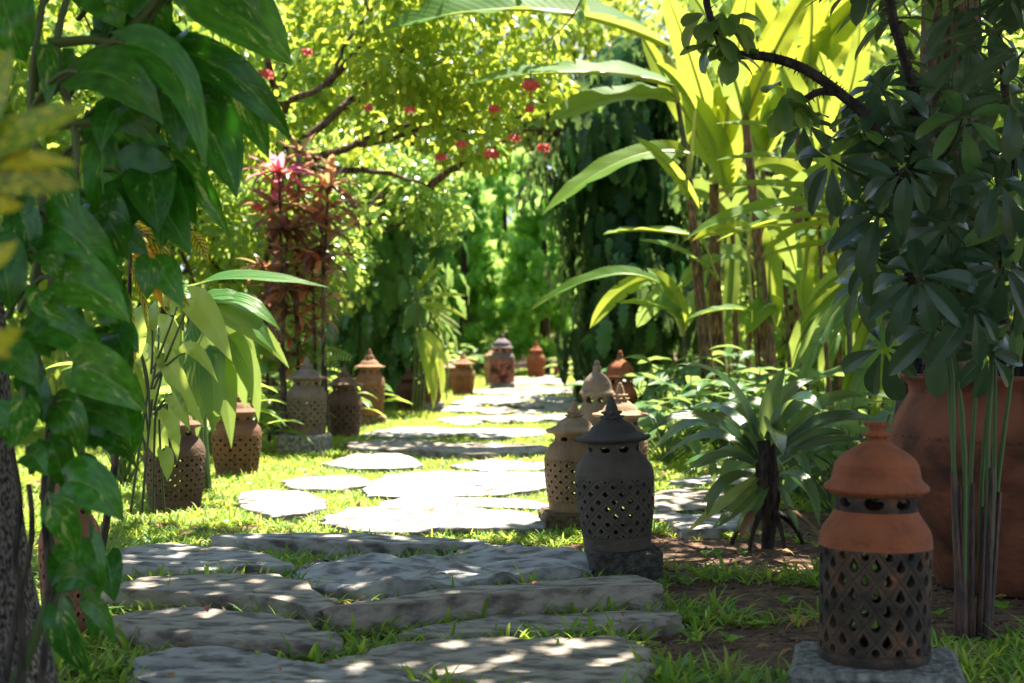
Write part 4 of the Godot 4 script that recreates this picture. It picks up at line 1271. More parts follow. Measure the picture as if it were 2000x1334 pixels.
func build_hibiscus() -> void:
	var leaf := leaf_mesh("oval", 1.0, 0.6, 0.2, 0.6, 0.06, 3, 1)
	var ms := [leafmat(lin(0.08, 0.17, 0.014), lin(0.72, 1.0, 0.01), 0.66, 0.42, 0.38), leafmat(lin(0.055, 0.14, 0.014), lin(0.52, 1.0, 0.012), 0.56, 0.4, 0.4), leafmat(lin(0.10, 0.18, 0.013), lin(0.84, 0.98, 0.012), 0.66, 0.42, 0.38)]
	var deep := [leafmat(lin(0.05, 0.15, 0.02), lin(0.5, 1.0, 0.04), 0.6, 0.28), leafmat(lin(0.075, 0.18, 0.02), lin(0.6, 1.0, 0.03), 0.7, 0.3)]
	var bm := bark(lin(0.20, 0.13, 0.075))
	var pm := leafmat(lin(0.55, 0.035, 0.03), lin(1.0, 0.12, 0.08), 0.5, 0.5)
	var ym := leafmat(lin(0.10, 0.18, 0.03), lin(0.6, 1.0, 0.1), 0.4, 0.5)
	# two shrubs whose branches meet over the path
	var cl := []
	for i in 44:
		var px := R(520, 1060)
		cl.append([P(px, R(-80, 290), R(10.8, 11.7) + (1.4 if px < 720.0 else 0.0)), Vector3(R(0.28, 0.5), R(0.18, 0.3), R(0.3, 0.5)), 150])
	var b0 := P(535, 800, 11.9)
	b0.y = 0.0
	var t := tree("hibiscus", "big hibiscus arching over the path with fringed red flowers", "shrub", "", b0, P(545, 330, 11.6), 0.075, cl, leaf, ms, 0.06, 0.11, 0.3, bm, false)
	for q in [[[545, 330, 11.6], [560, 210, 11.2], [640, 165, 11.0], [672, 95, 11.0], [760, -30, 11.0]], [[545, 330, 11.6], [620, 250, 11.4], [740, 170, 11.4], [880, 110, 11.6], [1000, 70, 11.6]], [[545, 330, 11.6], [700, 280, 11.6], [800, 240, 11.6], [900, 200, 11.6], [1040, 165, 11.7]], [[600, 270, 11.4], [690, 190, 11.7], [760, 120, 11.6], [860, 30, 11.8], [940, -40, 11.8]], [[840, 365, 11.7], [890, 325, 11.7], [960, 292, 11.7], [1010, 262, 11.7], [1060, 250, 11.7]], [[545, 330, 11.6], [680, 330, 11.7], [780, 345, 11.7], [840, 365, 11.7]], [[640, 165, 11.0], [720, 60, 11.2], [700, -30, 11.2]], [[700, 280, 11.6], [770, 270, 11.4], [830, 250, 11.4], [930, 260, 11.4]], [[560, 210, 11.2], [520, 120, 11.0], [530, 20, 11.0], [500, -40, 11.0]]]:
		var pts := []
		for e in q: pts.append(P(e[0], e[1], e[2]) - b0)
		var sm := []
		for i in pts.size() - 1:
			for k in 5: sm.append((pts[i] as Vector3).cubic_interpolate(pts[i + 1], pts[maxi(i - 1, 0)], pts[mini(i + 2, pts.size() - 1)], k / 5.0) + rdir() * 0.012)
		obj("branch", tube(sm, taper(0.034, 0.008, sm.size() - 1), 7, 0.12), bm, t)
	for q in [[517, 136, 10.9, 0.080], [1036, 156, 10.2, 0.080], [1005, 262, 10.6, 0.058], [960, 292, 10.6, 0.075], [1062, 280, 10.6, 0.065], [965, 205, 10.4, 0.055], [800, 208, 10.5, 0.05], [900, 275, 10.5, 0.055], [600, 95, 11.0, 0.055], [1035, 205, 10.4, 0.05], [860, 300, 10.6, 0.055], [720, 205, 10.5, 0.045]]:
		flower(t, P(q[0], q[1], q[2]), q[3] * 1.25, pm, ym)
	cl = []
	for i in 46: cl.append([P(R(640, 1330), R(-110, 280), R(30.5, 33.0)), Vector3(R(0.7, 1.0), R(0.5, 0.7), R(0.7, 1.0)), 170])
	var b1 := P(1120, 715, 32.0)
	b1.y = 0.0
	tree("hibiscus", "tall sunlit yellow green hibiscus rising behind the conifers", "shrub", "", b1, P(1130, 330, 32.0), 0.12, cl, leaf, ms, 0.14, 0.22, 0.3, bm)
	cl = []
	for i in 26: cl.append([P(R(450, 700), R(330, 600), R(12.2, 13.6)), Vector3(R(0.25, 0.4), R(0.18, 0.3), R(0.3, 0.45)), 150])
	for i in 16: cl.append([P(R(640, 880), R(280, 420), R(13.6, 14.8)), Vector3(R(0.25, 0.4), R(0.18, 0.3), R(0.3, 0.45)), 150])
	var b2 := P(500, 800, 13.4)
	b2.y = 0.0
	var t2 := tree("hibiscus", "lower hibiscus with glossy green leaves behind the cordylines", "shrub", "", b2, P(560, 560, 13.4), 0.06, cl, leaf, deep, 0.06, 0.11, 0.3, bm)
	for q in [[503, 398, 10.0, 0.065], [466, 180, 11.0, 0.055], [480, 300, 10.6, 0.05]]: flower(t2, P(q[0], q[1], q[2]), q[3], pm, ym)
	cl = []
	for i in 42: cl.append([P(R(120, 520), R(-80, 620), R(10.5, 13.5)), Vector3(R(0.3, 0.5), R(0.2, 0.35), R(0.3, 0.5)), 150])
	var b3 := P(330, 820, 12.0)
	b3.y = 0.0
	tree("hibiscus", "tall hibiscus glimpsed between the big pothos leaves", "shrub", "", b3, P(330, 430, 12.0), 0.07, cl, leaf, [ms[0], ms[1], deep[0]], 0.07, 0.12, 0.3, bm)
	# a twig that dangles before the banana leaves
	var tw := thing("hanging_twig", "leafy twig hanging before the biggest banana leaf", "twig", P(1140, -20, 8.4))
	obj("stem", tube(curve(Vector3.ZERO, P(1130, 40, 8.4) - tw.position, P(1050, 95, 8.4) - tw.position, 6), taper(0.006, 0.003, 6), 5), bm, tw)
	var tl := leaf_mesh("oval", 0.075, 0.042, 0.2, 0.5, 0.0, 6, 1)
	for k in 12:
		var f := k / 12.0
		obj("leaf", tl, deep[0], tw, aim(P(1135 - 80 * f * f, -10 + 100 * f, 8.4) - tw.position, Vector3(R(-0.3, 1), R(-1, -0.2), R(-0.4, 0.4)), Vector3(R(-1, 1), 0.5, 1)))

func build_bananas() -> void:
	var par := vein_height("parallel")
	var ms := [
		leafmat(lin(0.042, 0.125, 0.022), lin(0.55, 1.0, 0.03), 0.45, 0.55, 0.2, par, 0.2),
		leafmat(lin(0.06, 0.15, 0.016), lin(0.70, 1.0, 0.015), 0.58, 0.55, 0.2, par, 0.2),
		leafmat(lin(0.10, 0.18, 0.013), lin(0.84, 0.98, 0.01), 0.65, 0.55, 0.2, par, 0.2),
		leafmat(lin(0.05, 0.14, 0.03), lin(0.5, 0.95, 0.05), 0.5, 0.5, 0.35, par, 0.2)]
	var rib := leafmat(lin(0.30, 0.34, 0.06), lin(0.95, 0.95, 0.1), 0.5, 0.4)
	var stem_m := [mat(lin(0.58, 0.34, 0.13), 0.75, ntex("stemfibre", 0.02, [Color(0.45, 0.32, 0.22), Color(0.75, 0.62, 0.45), Color(1, 0.95, 0.85)], [0.25, 0.5, 0.8], 4), Vector3(7, 0.9, 7)), mat(lin(0.22, 0.28, 0.06), 0.6, ntex("stemfibre", 0.02, [], []), Vector3(7, 0.9, 7))]
	stem_m[0].backlight_enabled = true
	stem_m[0].backlight = lin(0.30, 0.18, 0.05)
	# plants: label, distance, stems [x0,y0,x1,y1,radius px, material], leaves [base, bend, tip, width px, material, face]
	var plants := [
		["tall banana with the longest leaf reaching over the path", 10.6, [[1395, 790, 1345, 350, 17, 0], [1345, 350, 1300, 90, 7, 1]], [
			[1305, 90, 1060, -40, 742, 60, 128, 0, 2], [1335, 172, 1140, 110, 898, 168, 92, 0, 2], [1325, 196, 1200, 165, 1068, 240, 74, 0, 2], [1345, 300, 1225, 270, 1058, 420, 74, 1, 3], [1358, 215, 1330, 150, 1280, 122, 36, 1, 0], [1365, 410, 1320, 320, 1240, 268, 34, 1, 3], [1356, 460, 1260, 440, 1178, 457, 40, 1, 2], [1402, 545, 1350, 480, 1248, 468, 26, 0, 2]]],
		["banana with one great upright oval leaf", 11.4, [[1410, 800, 1395, 360, 20, 0]], [
			[1420, 372, 1400, 260, 1328, 170, 120, 1, 0], [1420, 380, 1440, 200, 1390, 40, 100, 1, 0], [1400, 300, 1360, 120, 1290, -40, 110, 1, 3], [1410, 300, 1430, 140, 1470, -60, 120, 2, 0], [1400, 330, 1340, 220, 1250, 60, 60, 1, 3]]],
		["young banana with short paddle leaves before the dark climber", 11.0, [[1345, 770, 1335, 640, 6, 1]], [
			[1300, 560, 1200, 490, 1032, 608, 36, 0, 2], [1290, 545, 1210, 540, 1152, 642, 44, 1, 0], [1338, 640, 1325, 560, 1264, 524, 42, 1, 0], [1318, 560, 1270, 580, 1244, 640, 50, 3, 0], [1325, 615, 1270, 585, 1210, 592, 28, 1, 2], [1330, 560, 1360, 510, 1410, 500, 36, 0, 0], [1340, 640, 1370, 560, 1380, 510, 26, 3, 0], [1335, 620, 1300, 600, 1290, 570, 30, 3, 0]]],
		["banana with brown-sheathed stem and a paddle leaf nodding low", 10.2, [[1520, 820, 1455, 230, 16, 0], [1490, 800, 1462, 480, 8, 0]], [
			[1470, 610, 1420, 590, 1340, 624, 26, 1, 2], [1520, 602, 1500, 570, 1454, 656, 66, 1, 0], [1515, 640, 1490, 520, 1520, 400, 96, 1, 0], [1455, 240, 1500, 100, 1590, -40, 110, 2, 0], [1455, 240, 1430, 90, 1340, -30, 120, 0, 3], [1460, 250, 1480, 130, 1520, 20, 80, 2, 0], [1470, 400, 1540, 420, 1560, 560, 60, 0, 0]]],
		["tallest banana whose broad yellow leaves glow against the sun", 12.2, [[1560, 800, 1560, 160, 14, 0]], [
			[1565, 180, 1600, 60, 1580, -70, 140, 2, 0], [1565, 180, 1660, 60, 1690, -60, 150, 2, 0], [1560, 190, 1530, 80, 1440, -50, 110, 2, 0], [1570, 200, 1680, 140, 1730, 200, 90, 1, 0], [1560, 200, 1480, 120, 1380, 160, 70, 1, 3], [1570, 220, 1640, 180, 1700, 300, 90, 1, 0], [1560, 180, 1640, 0, 1760, -60, 150, 1, 0], [1570, 230, 1620, 240, 1640, 330, 80, 2, 0]]],
		["slim heliconia with long yellow green leaves reaching sideways", 9.0, [[1660, 860, 1650, 400, 8, 1], [1635, 850, 1600, 420, 6, 0], [1700, 860, 1690, 420, 6, 0]], [
			[1650, 410, 1500, 370, 1345, 462, 40, 1, 2], [1645, 430, 1560, 400, 1400, 470, 34, 1, 2], [1650, 440, 1560, 420, 1488, 502, 30, 2, 2], [1660, 330, 1540, 290, 1400, 312, 34, 1, 2], [1640, 380, 1520, 350, 1410, 365, 26, 1, 2], [1470, 445, 1410, 440, 1352, 470, 34, 2, 0], [1660, 300, 1560, 240, 1400, 240, 30, 1, 2], [1700, 480, 1640, 460, 1490, 500, 30, 1, 2], [1660, 420, 1690, 300, 1640, 200, 60, 1, 0], [1650, 400, 1600, 260, 1590, 120, 70, 1, 0]]],
		["heliconia with drooping olive leaves behind the giant pot", 8.2, [[1720, 880, 1730, 480, 9, 0], [1690, 880, 1700, 520, 7, 0], [1755, 880, 1745, 480, 7, 1]], [
			[1735, 500, 1640, 560, 1545, 730, 48, 3, 0], [1730, 560, 1650, 620, 1580, 680, 34, 3, 0], [1720, 540, 1640, 500, 1575, 600, 40, 1, 0], [1735, 540, 1700, 640, 1640, 790, 50, 1, 0], [1740, 560, 1700, 700, 1640, 850, 52, 3, 0], [1745, 560, 1720, 700, 1700, 860, 40, 1, 0], [1745, 600, 1760, 700, 1735, 880, 36, 3, 0], [1700, 520, 1620, 560, 1565, 640, 44, 1, 0], [1690, 560, 1610, 600, 1560, 760, 40, 3, 0], [1730, 480, 1680, 420, 1600, 450, 40, 2, 2], [1740, 500, 1790, 560, 1790, 680, 40, 1, 0]]],
		["thicket banana with brown stems between heliconia leaves", 10.8, [[1545, 830, 1520, 420, 6, 0], [1660, 840, 1650, 480, 5, 0], [1715, 850, 1720, 420, 6, 0], [1590, 840, 1570, 560, 5, 1], [1672, 850, 1700, 560, 5, 0], [1600, 830, 1605, 300, 9, 0], [1640, 830, 1630, 250, 8, 0], [1575, 830, 1585, 350, 7, 0], [1690, 840, 1680, 320, 9, 0], [1620, 830, 1655, 400, 6, 1]], [
			[1605, 310, 1560, 180, 1500, 80, 100, 1, 0], [1630, 260, 1680, 150, 1680, 40, 110, 1, 0], [1600, 420, 1560, 500, 1570, 620, 60, 1, 0], [1680, 340, 1720, 260, 1780, 260, 80, 1, 0], [1585, 360, 1530, 300, 1470, 330, 60, 1, 0], [1640, 480, 1680, 560, 1660, 660, 50, 2, 0], [1605, 480, 1640, 540, 1620, 640, 40, 2, 0], [1690, 440, 1740, 500, 1740, 600, 60, 1, 0], [1600, 600, 1560, 640, 1540, 740, 50, 0, 0], [1520, 430, 1480, 330, 1430, 380, 46, 0, 0], [1520, 430, 1560, 330, 1640, 330, 50, 0, 0], [1650, 490, 1600, 420, 1540, 470, 40, 0, 0], [1720, 430, 1680, 340, 1600, 350, 50, 1, 0], [1570, 570, 1520, 520, 1470, 560, 40, 0, 0], [1570, 570, 1600, 500, 1660, 560, 40, 1, 0], [1700, 560, 1640, 520, 1600, 580, 40, 0, 0], [1605, 320, 1640, 200, 1600, 100, 70, 1, 0], [1630, 270, 1560, 200, 1530, 260, 60, 0, 0], [1680, 330, 1640, 250, 1560, 300, 56, 0, 0], [1585, 360, 1620, 400, 1620, 500, 50, 0, 0], [1680, 560, 1650, 620, 1660, 720, 44, 0, 0], [1640, 650, 1600, 700, 1610, 780, 40, 0, 0], [1690, 650, 1720, 720, 1700, 800, 40, 3, 0]]],
		["slender banana rising beside the great upright leaf, leaves torn", 12.6, [[1480, 800, 1490, 300, 9, 0], [1440, 800, 1430, 420, 8, 0], [1455, 800, 1470, 520, 6, 0]], [[1490, 310, 1440, 200, 1370, 200, 56, 0, 0], [1490, 310, 1520, 180, 1560, 160, 60, 1, 0], [1430, 430, 1380, 340, 1310, 380, 50, 0, 0], [1430, 430, 1470, 330, 1540, 380, 50, 0, 0], [1470, 530, 1430, 460, 1380, 520, 44, 3, 0], [1490, 320, 1470, 120, 1420, -20, 70, 1, 0], [1490, 310, 1540, 60, 1620, 20, 70, 0, 0], [1430, 440, 1440, 560, 1410, 640, 44, 0, 0], [1490, 380, 1530, 460, 1500, 560, 44, 3, 0]]]]
	for pl in plants:
		var d: float = pl[1]
		var s0: Array = pl[2][0]
		var base := P(s0[0], s0[1], d)
		base.y = 0.0
		var t := thing("banana_plant" if not (pl[0] as String).contains("heliconia with") and not (pl[0] as String).contains("slim") else "heliconia", pl[0], "plant", base, 0.0, "banana and heliconia thicket")
		for s in pl[2]:
			var a := P(s[0], s[1], d)
			if s[1] > 700: a.y = -0.05
			var e := P(s[2], s[3], d)
			var r: float = s[4] * d / FPX * 0.8
			obj("stem", tube(curve(a - base, a.lerp(e, 0.5) - base + Vector3(R(-0.04, 0.04), 0, R(-0.05, 0.05)), e - base, 10), taper(r * 1.15, r * 0.6, 10), 9, 0.08), stem_m[s[5]], t)
		for q in pl[3]:
			var a := P(q[0], q[1], d + R(-0.05, 0.05))
			var c := P(q[2], q[3], d - R(0.0, 0.3))
			var e := P(q[4], q[5], d - R(-0.1, 0.35))
			var f := Vector3(R(-0.3, 0.3), R(0.1, 0.5), 1.0)
			var k := 1.0
			if q[8] == 2:
				f = Vector3(R(-0.1, 0.1), 1.0, R(0.35, 0.6))
				k = 1.35
			elif q[8] == 3: f = Vector3(-0.55, 0.55, 0.75)
			var W: float = q[6] * d / FPX * k * (0.52 if q[6] >= 80 and q[8] != 2 else 0.8)
			var lf := blade(t, "leaf", ms[q[7]], a, c, e, W, "banana", f, R(0.2, 0.4), 0.09, 30, 4, R(-0.3, 0.3), 0.0, 0.06)
			var cv := curve(a - base, c - base, e - base, 14)
			for i in cv.size(): cv[i] = cv[i] - f.normalized() * 0.004
			obj("midrib", tube(cv, taper(W * 0.05 + 0.004, 0.002, 14), 6), rib, lf)
			var root: Vector3 = P(s0[2], s0[3], d) + Vector3(0, -0.1, 0)
			for s in pl[2]:
				var rp := P(s[2], s[3], d)
				if rp.distance_to(a) < root.distance_to(a): root = rp
			if root.distance_to(a) < 1.6 and root.distance_to(a) > 0.03: stalk_to(t, root + Vector3(0, -0.06, 0), a, Vector3(0, 0.02, 0), W * 0.06 + 0.006, W * 0.05 + 0.004, rib)

func build_umbrella_plant() -> void:
	var pot := P(1992, 1160, 4.75)
	pot.y = 0.61
	var t := thing("umbrella_plant", "umbrella plant with dark green fingered leaves growing from the giant pot", "plant", pot)
	var ms := [leafmat(lin(0.010, 0.038, 0.022), lin(0.35, 0.9, 0.08), 0.16, 0.34, 0.36), leafmat(lin(0.013, 0.046, 0.025), lin(0.4, 0.9, 0.08), 0.2, 0.30, 0.36), leafmat(lin(0.035, 0.11, 0.03), lin(0.5, 1.0, 0.06), 0.35, 0.4, 0.3)]
	var lf := [leaf_mesh("spoon", 0.17, 0.062, 0.30, 0.7, 0.05, 10, 3), leaf_mesh("oval", 0.165, 0.058, 0.34, 0.5, 0.05, 10, 3), leaf_mesh("spoon", 0.15, 0.058, 0.26, 0.9, 0.06, 10, 3)]
	var pet := mat(lin(0.05, 0.085, 0.03), 0.6)
	var bm := bark(lin(0.09, 0.065, 0.045))
	var heads := [[1625, 312, 3.95, 1.15], [1570, 240, 4.15, 0.8], [1720, 170, 4.0, 1.0], [1770, 330, 3.9, 1.05], [1880, 230, 3.9, 1.0], [1890, 90, 4.1, 1.0], [1790, 540, 3.85, 1.15], [1970, 190, 3.9, 1.0], [1950, 350, 3.85, 1.05], [1850, 440, 3.95, 1.05], [1720, 410, 4.1, 1.0], [1680, 270, 4.2, 0.9], [1960, 520, 3.9, 1.05], [1830, 640, 4.0, 1.0], [1900, 600, 3.9, 1.0], [2010, 420, 3.9, 1.0], [1740, 250, 4.05, 0.9], [1810, 190, 4.2, 0.95], [1940, 60, 4.2, 1.0], [2000, 100, 4.0, 1.0], [1700, 500, 4.2, 0.95], [1870, 330, 4.05, 1.0], [1980, 280, 4.1, 1.0], [1930, 440, 4.1, 1.0], [1770, 430, 4.2, 0.95], [1850, 540, 4.15, 1.0], [1985, 620, 4.1, 1.0], [1930, 690, 4.05, 0.9], [1880, 20, 4.4, 1.0], [1830, 280, 4.3, 0.95], [1660, 380, 4.3, 0.85], [2020, 540, 4.0, 1.0], [1760, 600, 4.25, 0.8], [1895, 490, 4.3, 1.0], [1975, 0, 4.3, 1.0], [1760, 120, 4.3, 0.85]]
	var trunks := []
	for q in [[1950, 60], [1800, 260], [1900, 420]]:
		var top := P(q[0], q[1], 4.5)
		var a := pot + Vector3(R(-0.06, 0.03), -0.02, R(-0.03, 0.08))
		trunks.append(curve(a, a.lerp(top, 0.5) + Vector3(0.03, 0, 0), top, 10))
		var c := []
		for p in trunks[-1]: c.append(p - pot)
		obj("trunk", tube(c, taper(0.022, 0.010, 10), 8, 0.1), bm, t)
	var made := 0
	var fill := lists(3)
	for i in heads.size() + 44:
		var at: Vector3
		var s := 1.0
		if i < heads.size():
			at = P(heads[i][0], heads[i][1], heads[i][2])
			s = heads[i][3]
		else:
			at = P(R(1660, 2120), R(-60, 690), R(4.2, 5.2))
			s = R(0.85, 1.05)
		var mid := P(1870, 340, 4.6)
		var outw := (at - mid)
		var up := (outw.normalized() * 0.55 + Vector3.UP * 0.65 + Vector3(R(-0.2, 0.2), 0, 0.42)).normalized()
		var fr := aim(at, up.cross(rdir()).normalized(), up, s)
		# leaf stalk back to the nearest trunk
		var near: Vector3 = trunks[0][0]
		for tr in trunks:
			for p in tr:
				if (p as Vector3).y < at.y and (p as Vector3).distance_to(at) < near.distance_to(at): near = p
		var stalk: MeshInstance3D = null
		var mk_m: Material = ms[2] if i % 11 == 4 else ms[i % 2]
		var nl := 8 if i % 3 else 9
		if i < heads.size():
			stalk = obj("leaf", tube(curve(near - pot, near.lerp(at, 0.6) + Vector3(0, -0.06, 0.02) - pot, at - pot, 8), taper(0.006, 0.0035, 8), 6), pet, t)
		for k in nl:
			var a := TAU * k / nl + R(-0.12, 0.12)
			var el := R(-0.6, 0.05)
			var dirv := fr.basis.orthonormalized() * Vector3(cos(a) * cos(el), sin(el), sin(a) * cos(el))
			var tr := aim(at + dirv * 0.022 * s - pot, dirv, up, s * R(0.66, 1.06) * (0.75 if k % 4 == 0 else 1.0))
			if stalk:
				obj("leaflet", lf[(k + i) % 3], mk_m, stalk, tr)
				made += 1
			else: fill[i % 3].append(tr)
	for k in 3: cloud("inner_foliage", lf[k], ms[k % 2], t, fill[k])

func build_thorny() -> void:
	var d := 4.0
	var base := P(1800, 1120, 5.2)
	base.y = 0.0
	var t := thing("thorny_shrub", "thorny dark-stemmed shrub with spoon leaves reaching out before the bananas", "shrub", base)
	var bm := bark(lin(0.05, 0.042, 0.038))
	var lm := [leafmat(lin(0.025, 0.085, 0.02), lin(0.55, 0.95, 0.05), 0.4, 0.35), leafmat(lin(0.04, 0.12, 0.02), lin(0.6, 1.0, 0.05), 0.5, 0.35)]
	var lf := [leaf_mesh("spoon", 0.105, 0.046, 0.15, 0.9, 0.04, 10, 2), leaf_mesh("spoon", 0.085, 0.042, 0.2, 0.5, 0.04, 10, 2)]
	var th := MB.new()
	for q in [[[1800, 1118, 5.2, 16], [1790, 700, 4.9, 15], [1760, 400, 4.4, 14], [1705, 250, d, 13], [1650, 190, d, 12], [1570, 135, d, 11], [1500, 112, d, 10], [1440, 108, d, 9]], [[1640, 182, d, 9], [1600, 180, d, 9], [1565, 200, d, 8]], [[1770, 420, 4.5, 12], [1790, 220, 4.1, 12], [1762, 100, d, 12], [1745, 40, d, 12], [1730, -50, d, 11]], [[1730, -50, d, 10], [1600, -90, d, 9], [1420, -80, d, 8], [1380, -10, d, 7], [1398, 60, d, 7], [1406, 80, d, 6]]]:
		var pts := []
		for i in q.size() - 1:
			for k in 5:
				var a := P(q[i][0], q[i][1], q[i][2])
				var b := P(q[i + 1][0], q[i + 1][1], q[i + 1][2])
				var a0 := P(q[maxi(i - 1, 0)][0], q[maxi(i - 1, 0)][1], q[maxi(i - 1, 0)][2])
				var b1 := P(q[mini(i + 2, q.size() - 1)][0], q[mini(i + 2, q.size() - 1)][1], q[mini(i + 2, q.size() - 1)][2])
				pts.append(a.cubic_interpolate(b, a0, b1, k / 5.0) - base)
		pts.append(P(q[-1][0], q[-1][1], q[-1][2]) - base)
		var r0: float = q[0][3] * d / FPX * 0.9
		var r1: float = q[-1][3] * d / FPX * 0.9
		var rs := taper(r0, r1, pts.size() - 1)
		obj("branch", tube(pts, rs, 9, 0.14), bm, t)
		for i in range(1, pts.size()):
			var ax: Vector3 = pts[i] - pts[i - 1]
			for k in int(ax.length() / 0.0045):
				var p: Vector3 = pts[i - 1] + ax * R(0, 1)
				var o := ax.cross(rdir()).normalized()
				var dirv := (o + ax.normalized() * R(-0.3, 0.4)).normalized()
				var rr: float = rs[i]
				tube_to(th, [p + o * rr * 0.7, p + o * rr * 0.7 + dirv * (rr * 0.3 + R(0.008, 0.016))], [0.0026, 0.0002], 4, 0.0, false)
	var tm := obj("thorns", mk(th.v, th.idx), bm, t)
	tm.set_meta("kind", "stuff")
	for q in [[1402, 72, 30, 60], [1545, 205, 22, 42], [1432, 106, 10, 16], [1690, 250, 14, 50]]:
		for i in q[2]:
			var a: float = TAU * i * 0.382
			var p := P(q[0] + R(-0.5, 0.5) * q[3], q[1] + R(-0.9, 0.4) * q[3], d + R(-0.03, 0.03)) - base
			var along := Vector3(cos(a), R(-0.9, 0.25), sin(a))
			obj("leaf", lf[i % 2], lm[i % 2 if i % 5 else 1], t, aim(p, along, Vector3.UP + rdir() * 0.4, R(0.85, 1.15)))

func build_strap_plant() -> void:
	var d := 5.6
	var base := P(1498, 1064, d)
	base.y = 0.0
	var t := thing("strap_leaf_plant", "plant with shiny arching strap leaves on stilt roots in bare soil", "plant", base)
	keep_off.append([Vector2(base.x, base.z), 0.12])
	var pl := vein_height("pleat")
	var m := [leafmat(lin(0.014, 0.055, 0.018), lin(0.45, 0.95, 0.05), 0.3, 0.2, 0.55, pl, 0.12), leafmat(lin(0.022, 0.08, 0.018), lin(0.5, 1.0, 0.05), 0.45, 0.26, 0.5, pl, 0.12), leafmat(lin(0.08, 0.16, 0.03), lin(0.8, 1.0, 0.05), 0.6, 0.35, 0.5, pl, 0.12)]  # last one paler: sun on one drooping leaf put into the colour
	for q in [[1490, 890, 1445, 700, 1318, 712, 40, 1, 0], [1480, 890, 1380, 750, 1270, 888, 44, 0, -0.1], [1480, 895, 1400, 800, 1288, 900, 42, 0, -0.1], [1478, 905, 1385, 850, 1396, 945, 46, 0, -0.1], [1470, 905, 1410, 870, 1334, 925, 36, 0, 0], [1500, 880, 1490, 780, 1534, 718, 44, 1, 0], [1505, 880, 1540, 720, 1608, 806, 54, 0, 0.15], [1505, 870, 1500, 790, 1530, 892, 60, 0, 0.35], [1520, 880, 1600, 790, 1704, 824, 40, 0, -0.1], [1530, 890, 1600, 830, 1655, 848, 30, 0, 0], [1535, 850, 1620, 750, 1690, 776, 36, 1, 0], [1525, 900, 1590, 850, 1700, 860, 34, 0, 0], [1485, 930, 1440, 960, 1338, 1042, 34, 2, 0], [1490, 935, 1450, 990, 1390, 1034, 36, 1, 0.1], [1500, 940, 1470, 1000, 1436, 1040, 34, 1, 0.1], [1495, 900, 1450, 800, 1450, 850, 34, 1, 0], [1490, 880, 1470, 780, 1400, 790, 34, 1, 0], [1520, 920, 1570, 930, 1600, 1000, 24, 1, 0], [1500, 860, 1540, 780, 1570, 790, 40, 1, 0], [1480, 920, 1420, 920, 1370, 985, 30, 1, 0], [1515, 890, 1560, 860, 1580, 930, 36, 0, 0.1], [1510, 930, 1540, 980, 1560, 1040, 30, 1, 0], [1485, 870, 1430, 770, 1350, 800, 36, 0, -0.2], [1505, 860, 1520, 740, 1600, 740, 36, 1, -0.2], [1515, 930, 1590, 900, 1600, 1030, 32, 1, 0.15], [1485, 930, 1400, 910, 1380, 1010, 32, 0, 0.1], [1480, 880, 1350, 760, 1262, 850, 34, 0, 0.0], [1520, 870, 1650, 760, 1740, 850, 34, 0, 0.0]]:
		var dz: float = q[8]
		var f := Vector3(R(-0.2, 0.2), 0.9, 0.6)
		if q[4] > 1450 and q[4] < 1560: f = Vector3(R(-0.3, 0.3), 0.4, 1)
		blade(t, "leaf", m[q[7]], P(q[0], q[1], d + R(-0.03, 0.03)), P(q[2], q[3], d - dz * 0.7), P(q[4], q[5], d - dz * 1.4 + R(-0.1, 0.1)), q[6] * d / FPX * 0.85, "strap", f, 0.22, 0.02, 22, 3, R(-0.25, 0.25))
	var dead := leafmat(lin(0.16, 0.085, 0.04), lin(0.8, 0.45, 0.2), 0.25, 0.7, 0.3)
	for k in 3:
		var a := k * 2.1 + 0.2
		var o := P(1500, 975, d)
		var e := Vector3(base.x + cos(a) * R(0.10, 0.2), R(0.0, 0.03), base.z + sin(a) * R(0.1, 0.2))
		blade(t, "dead_leaf", dead, o, o.lerp(e, 0.5) + Vector3(cos(a), 0.3, sin(a)) * 0.07, e, R(0.03, 0.05), "strap", Vector3(cos(a), 0.4, sin(a)), 0.3, 0.15, 12, 2, R(-0.8, 0.8))
	var bm := bark(lin(0.07, 0.05, 0.035))
	obj("stem", tube(curve(Vector3(0.0, -0.03, 0.0), P(1508, 980, d) - base, P(1495, 860, d) - base, 8), [0.024, 0.024, 0.026, 0.03, 0.038, 0.042, 0.04, 0.034, 0.03], 12, 0.15), bm, t)
	for q in [[1425, 1058, 0.08], [1462, 1066, -0.1], [1535, 1066, -0.1], [1572, 1056, 0.08], [1505, 1052, 0.18]]:
		var e := P(q[0], q[1], d + q[2]) - base
		e.y = -0.03
		obj("stilt_root", tube(curve(P(1500 + (q[0] - 1500) * 0.12, 985 + R(-15, 15), d) - base, P(1500 + (q[0] - 1500) * 0.75, 1010, d + q[2] * 0.6) - base, e, 7), taper(0.013, 0.006, 7), 7, 0.15), bm, t)

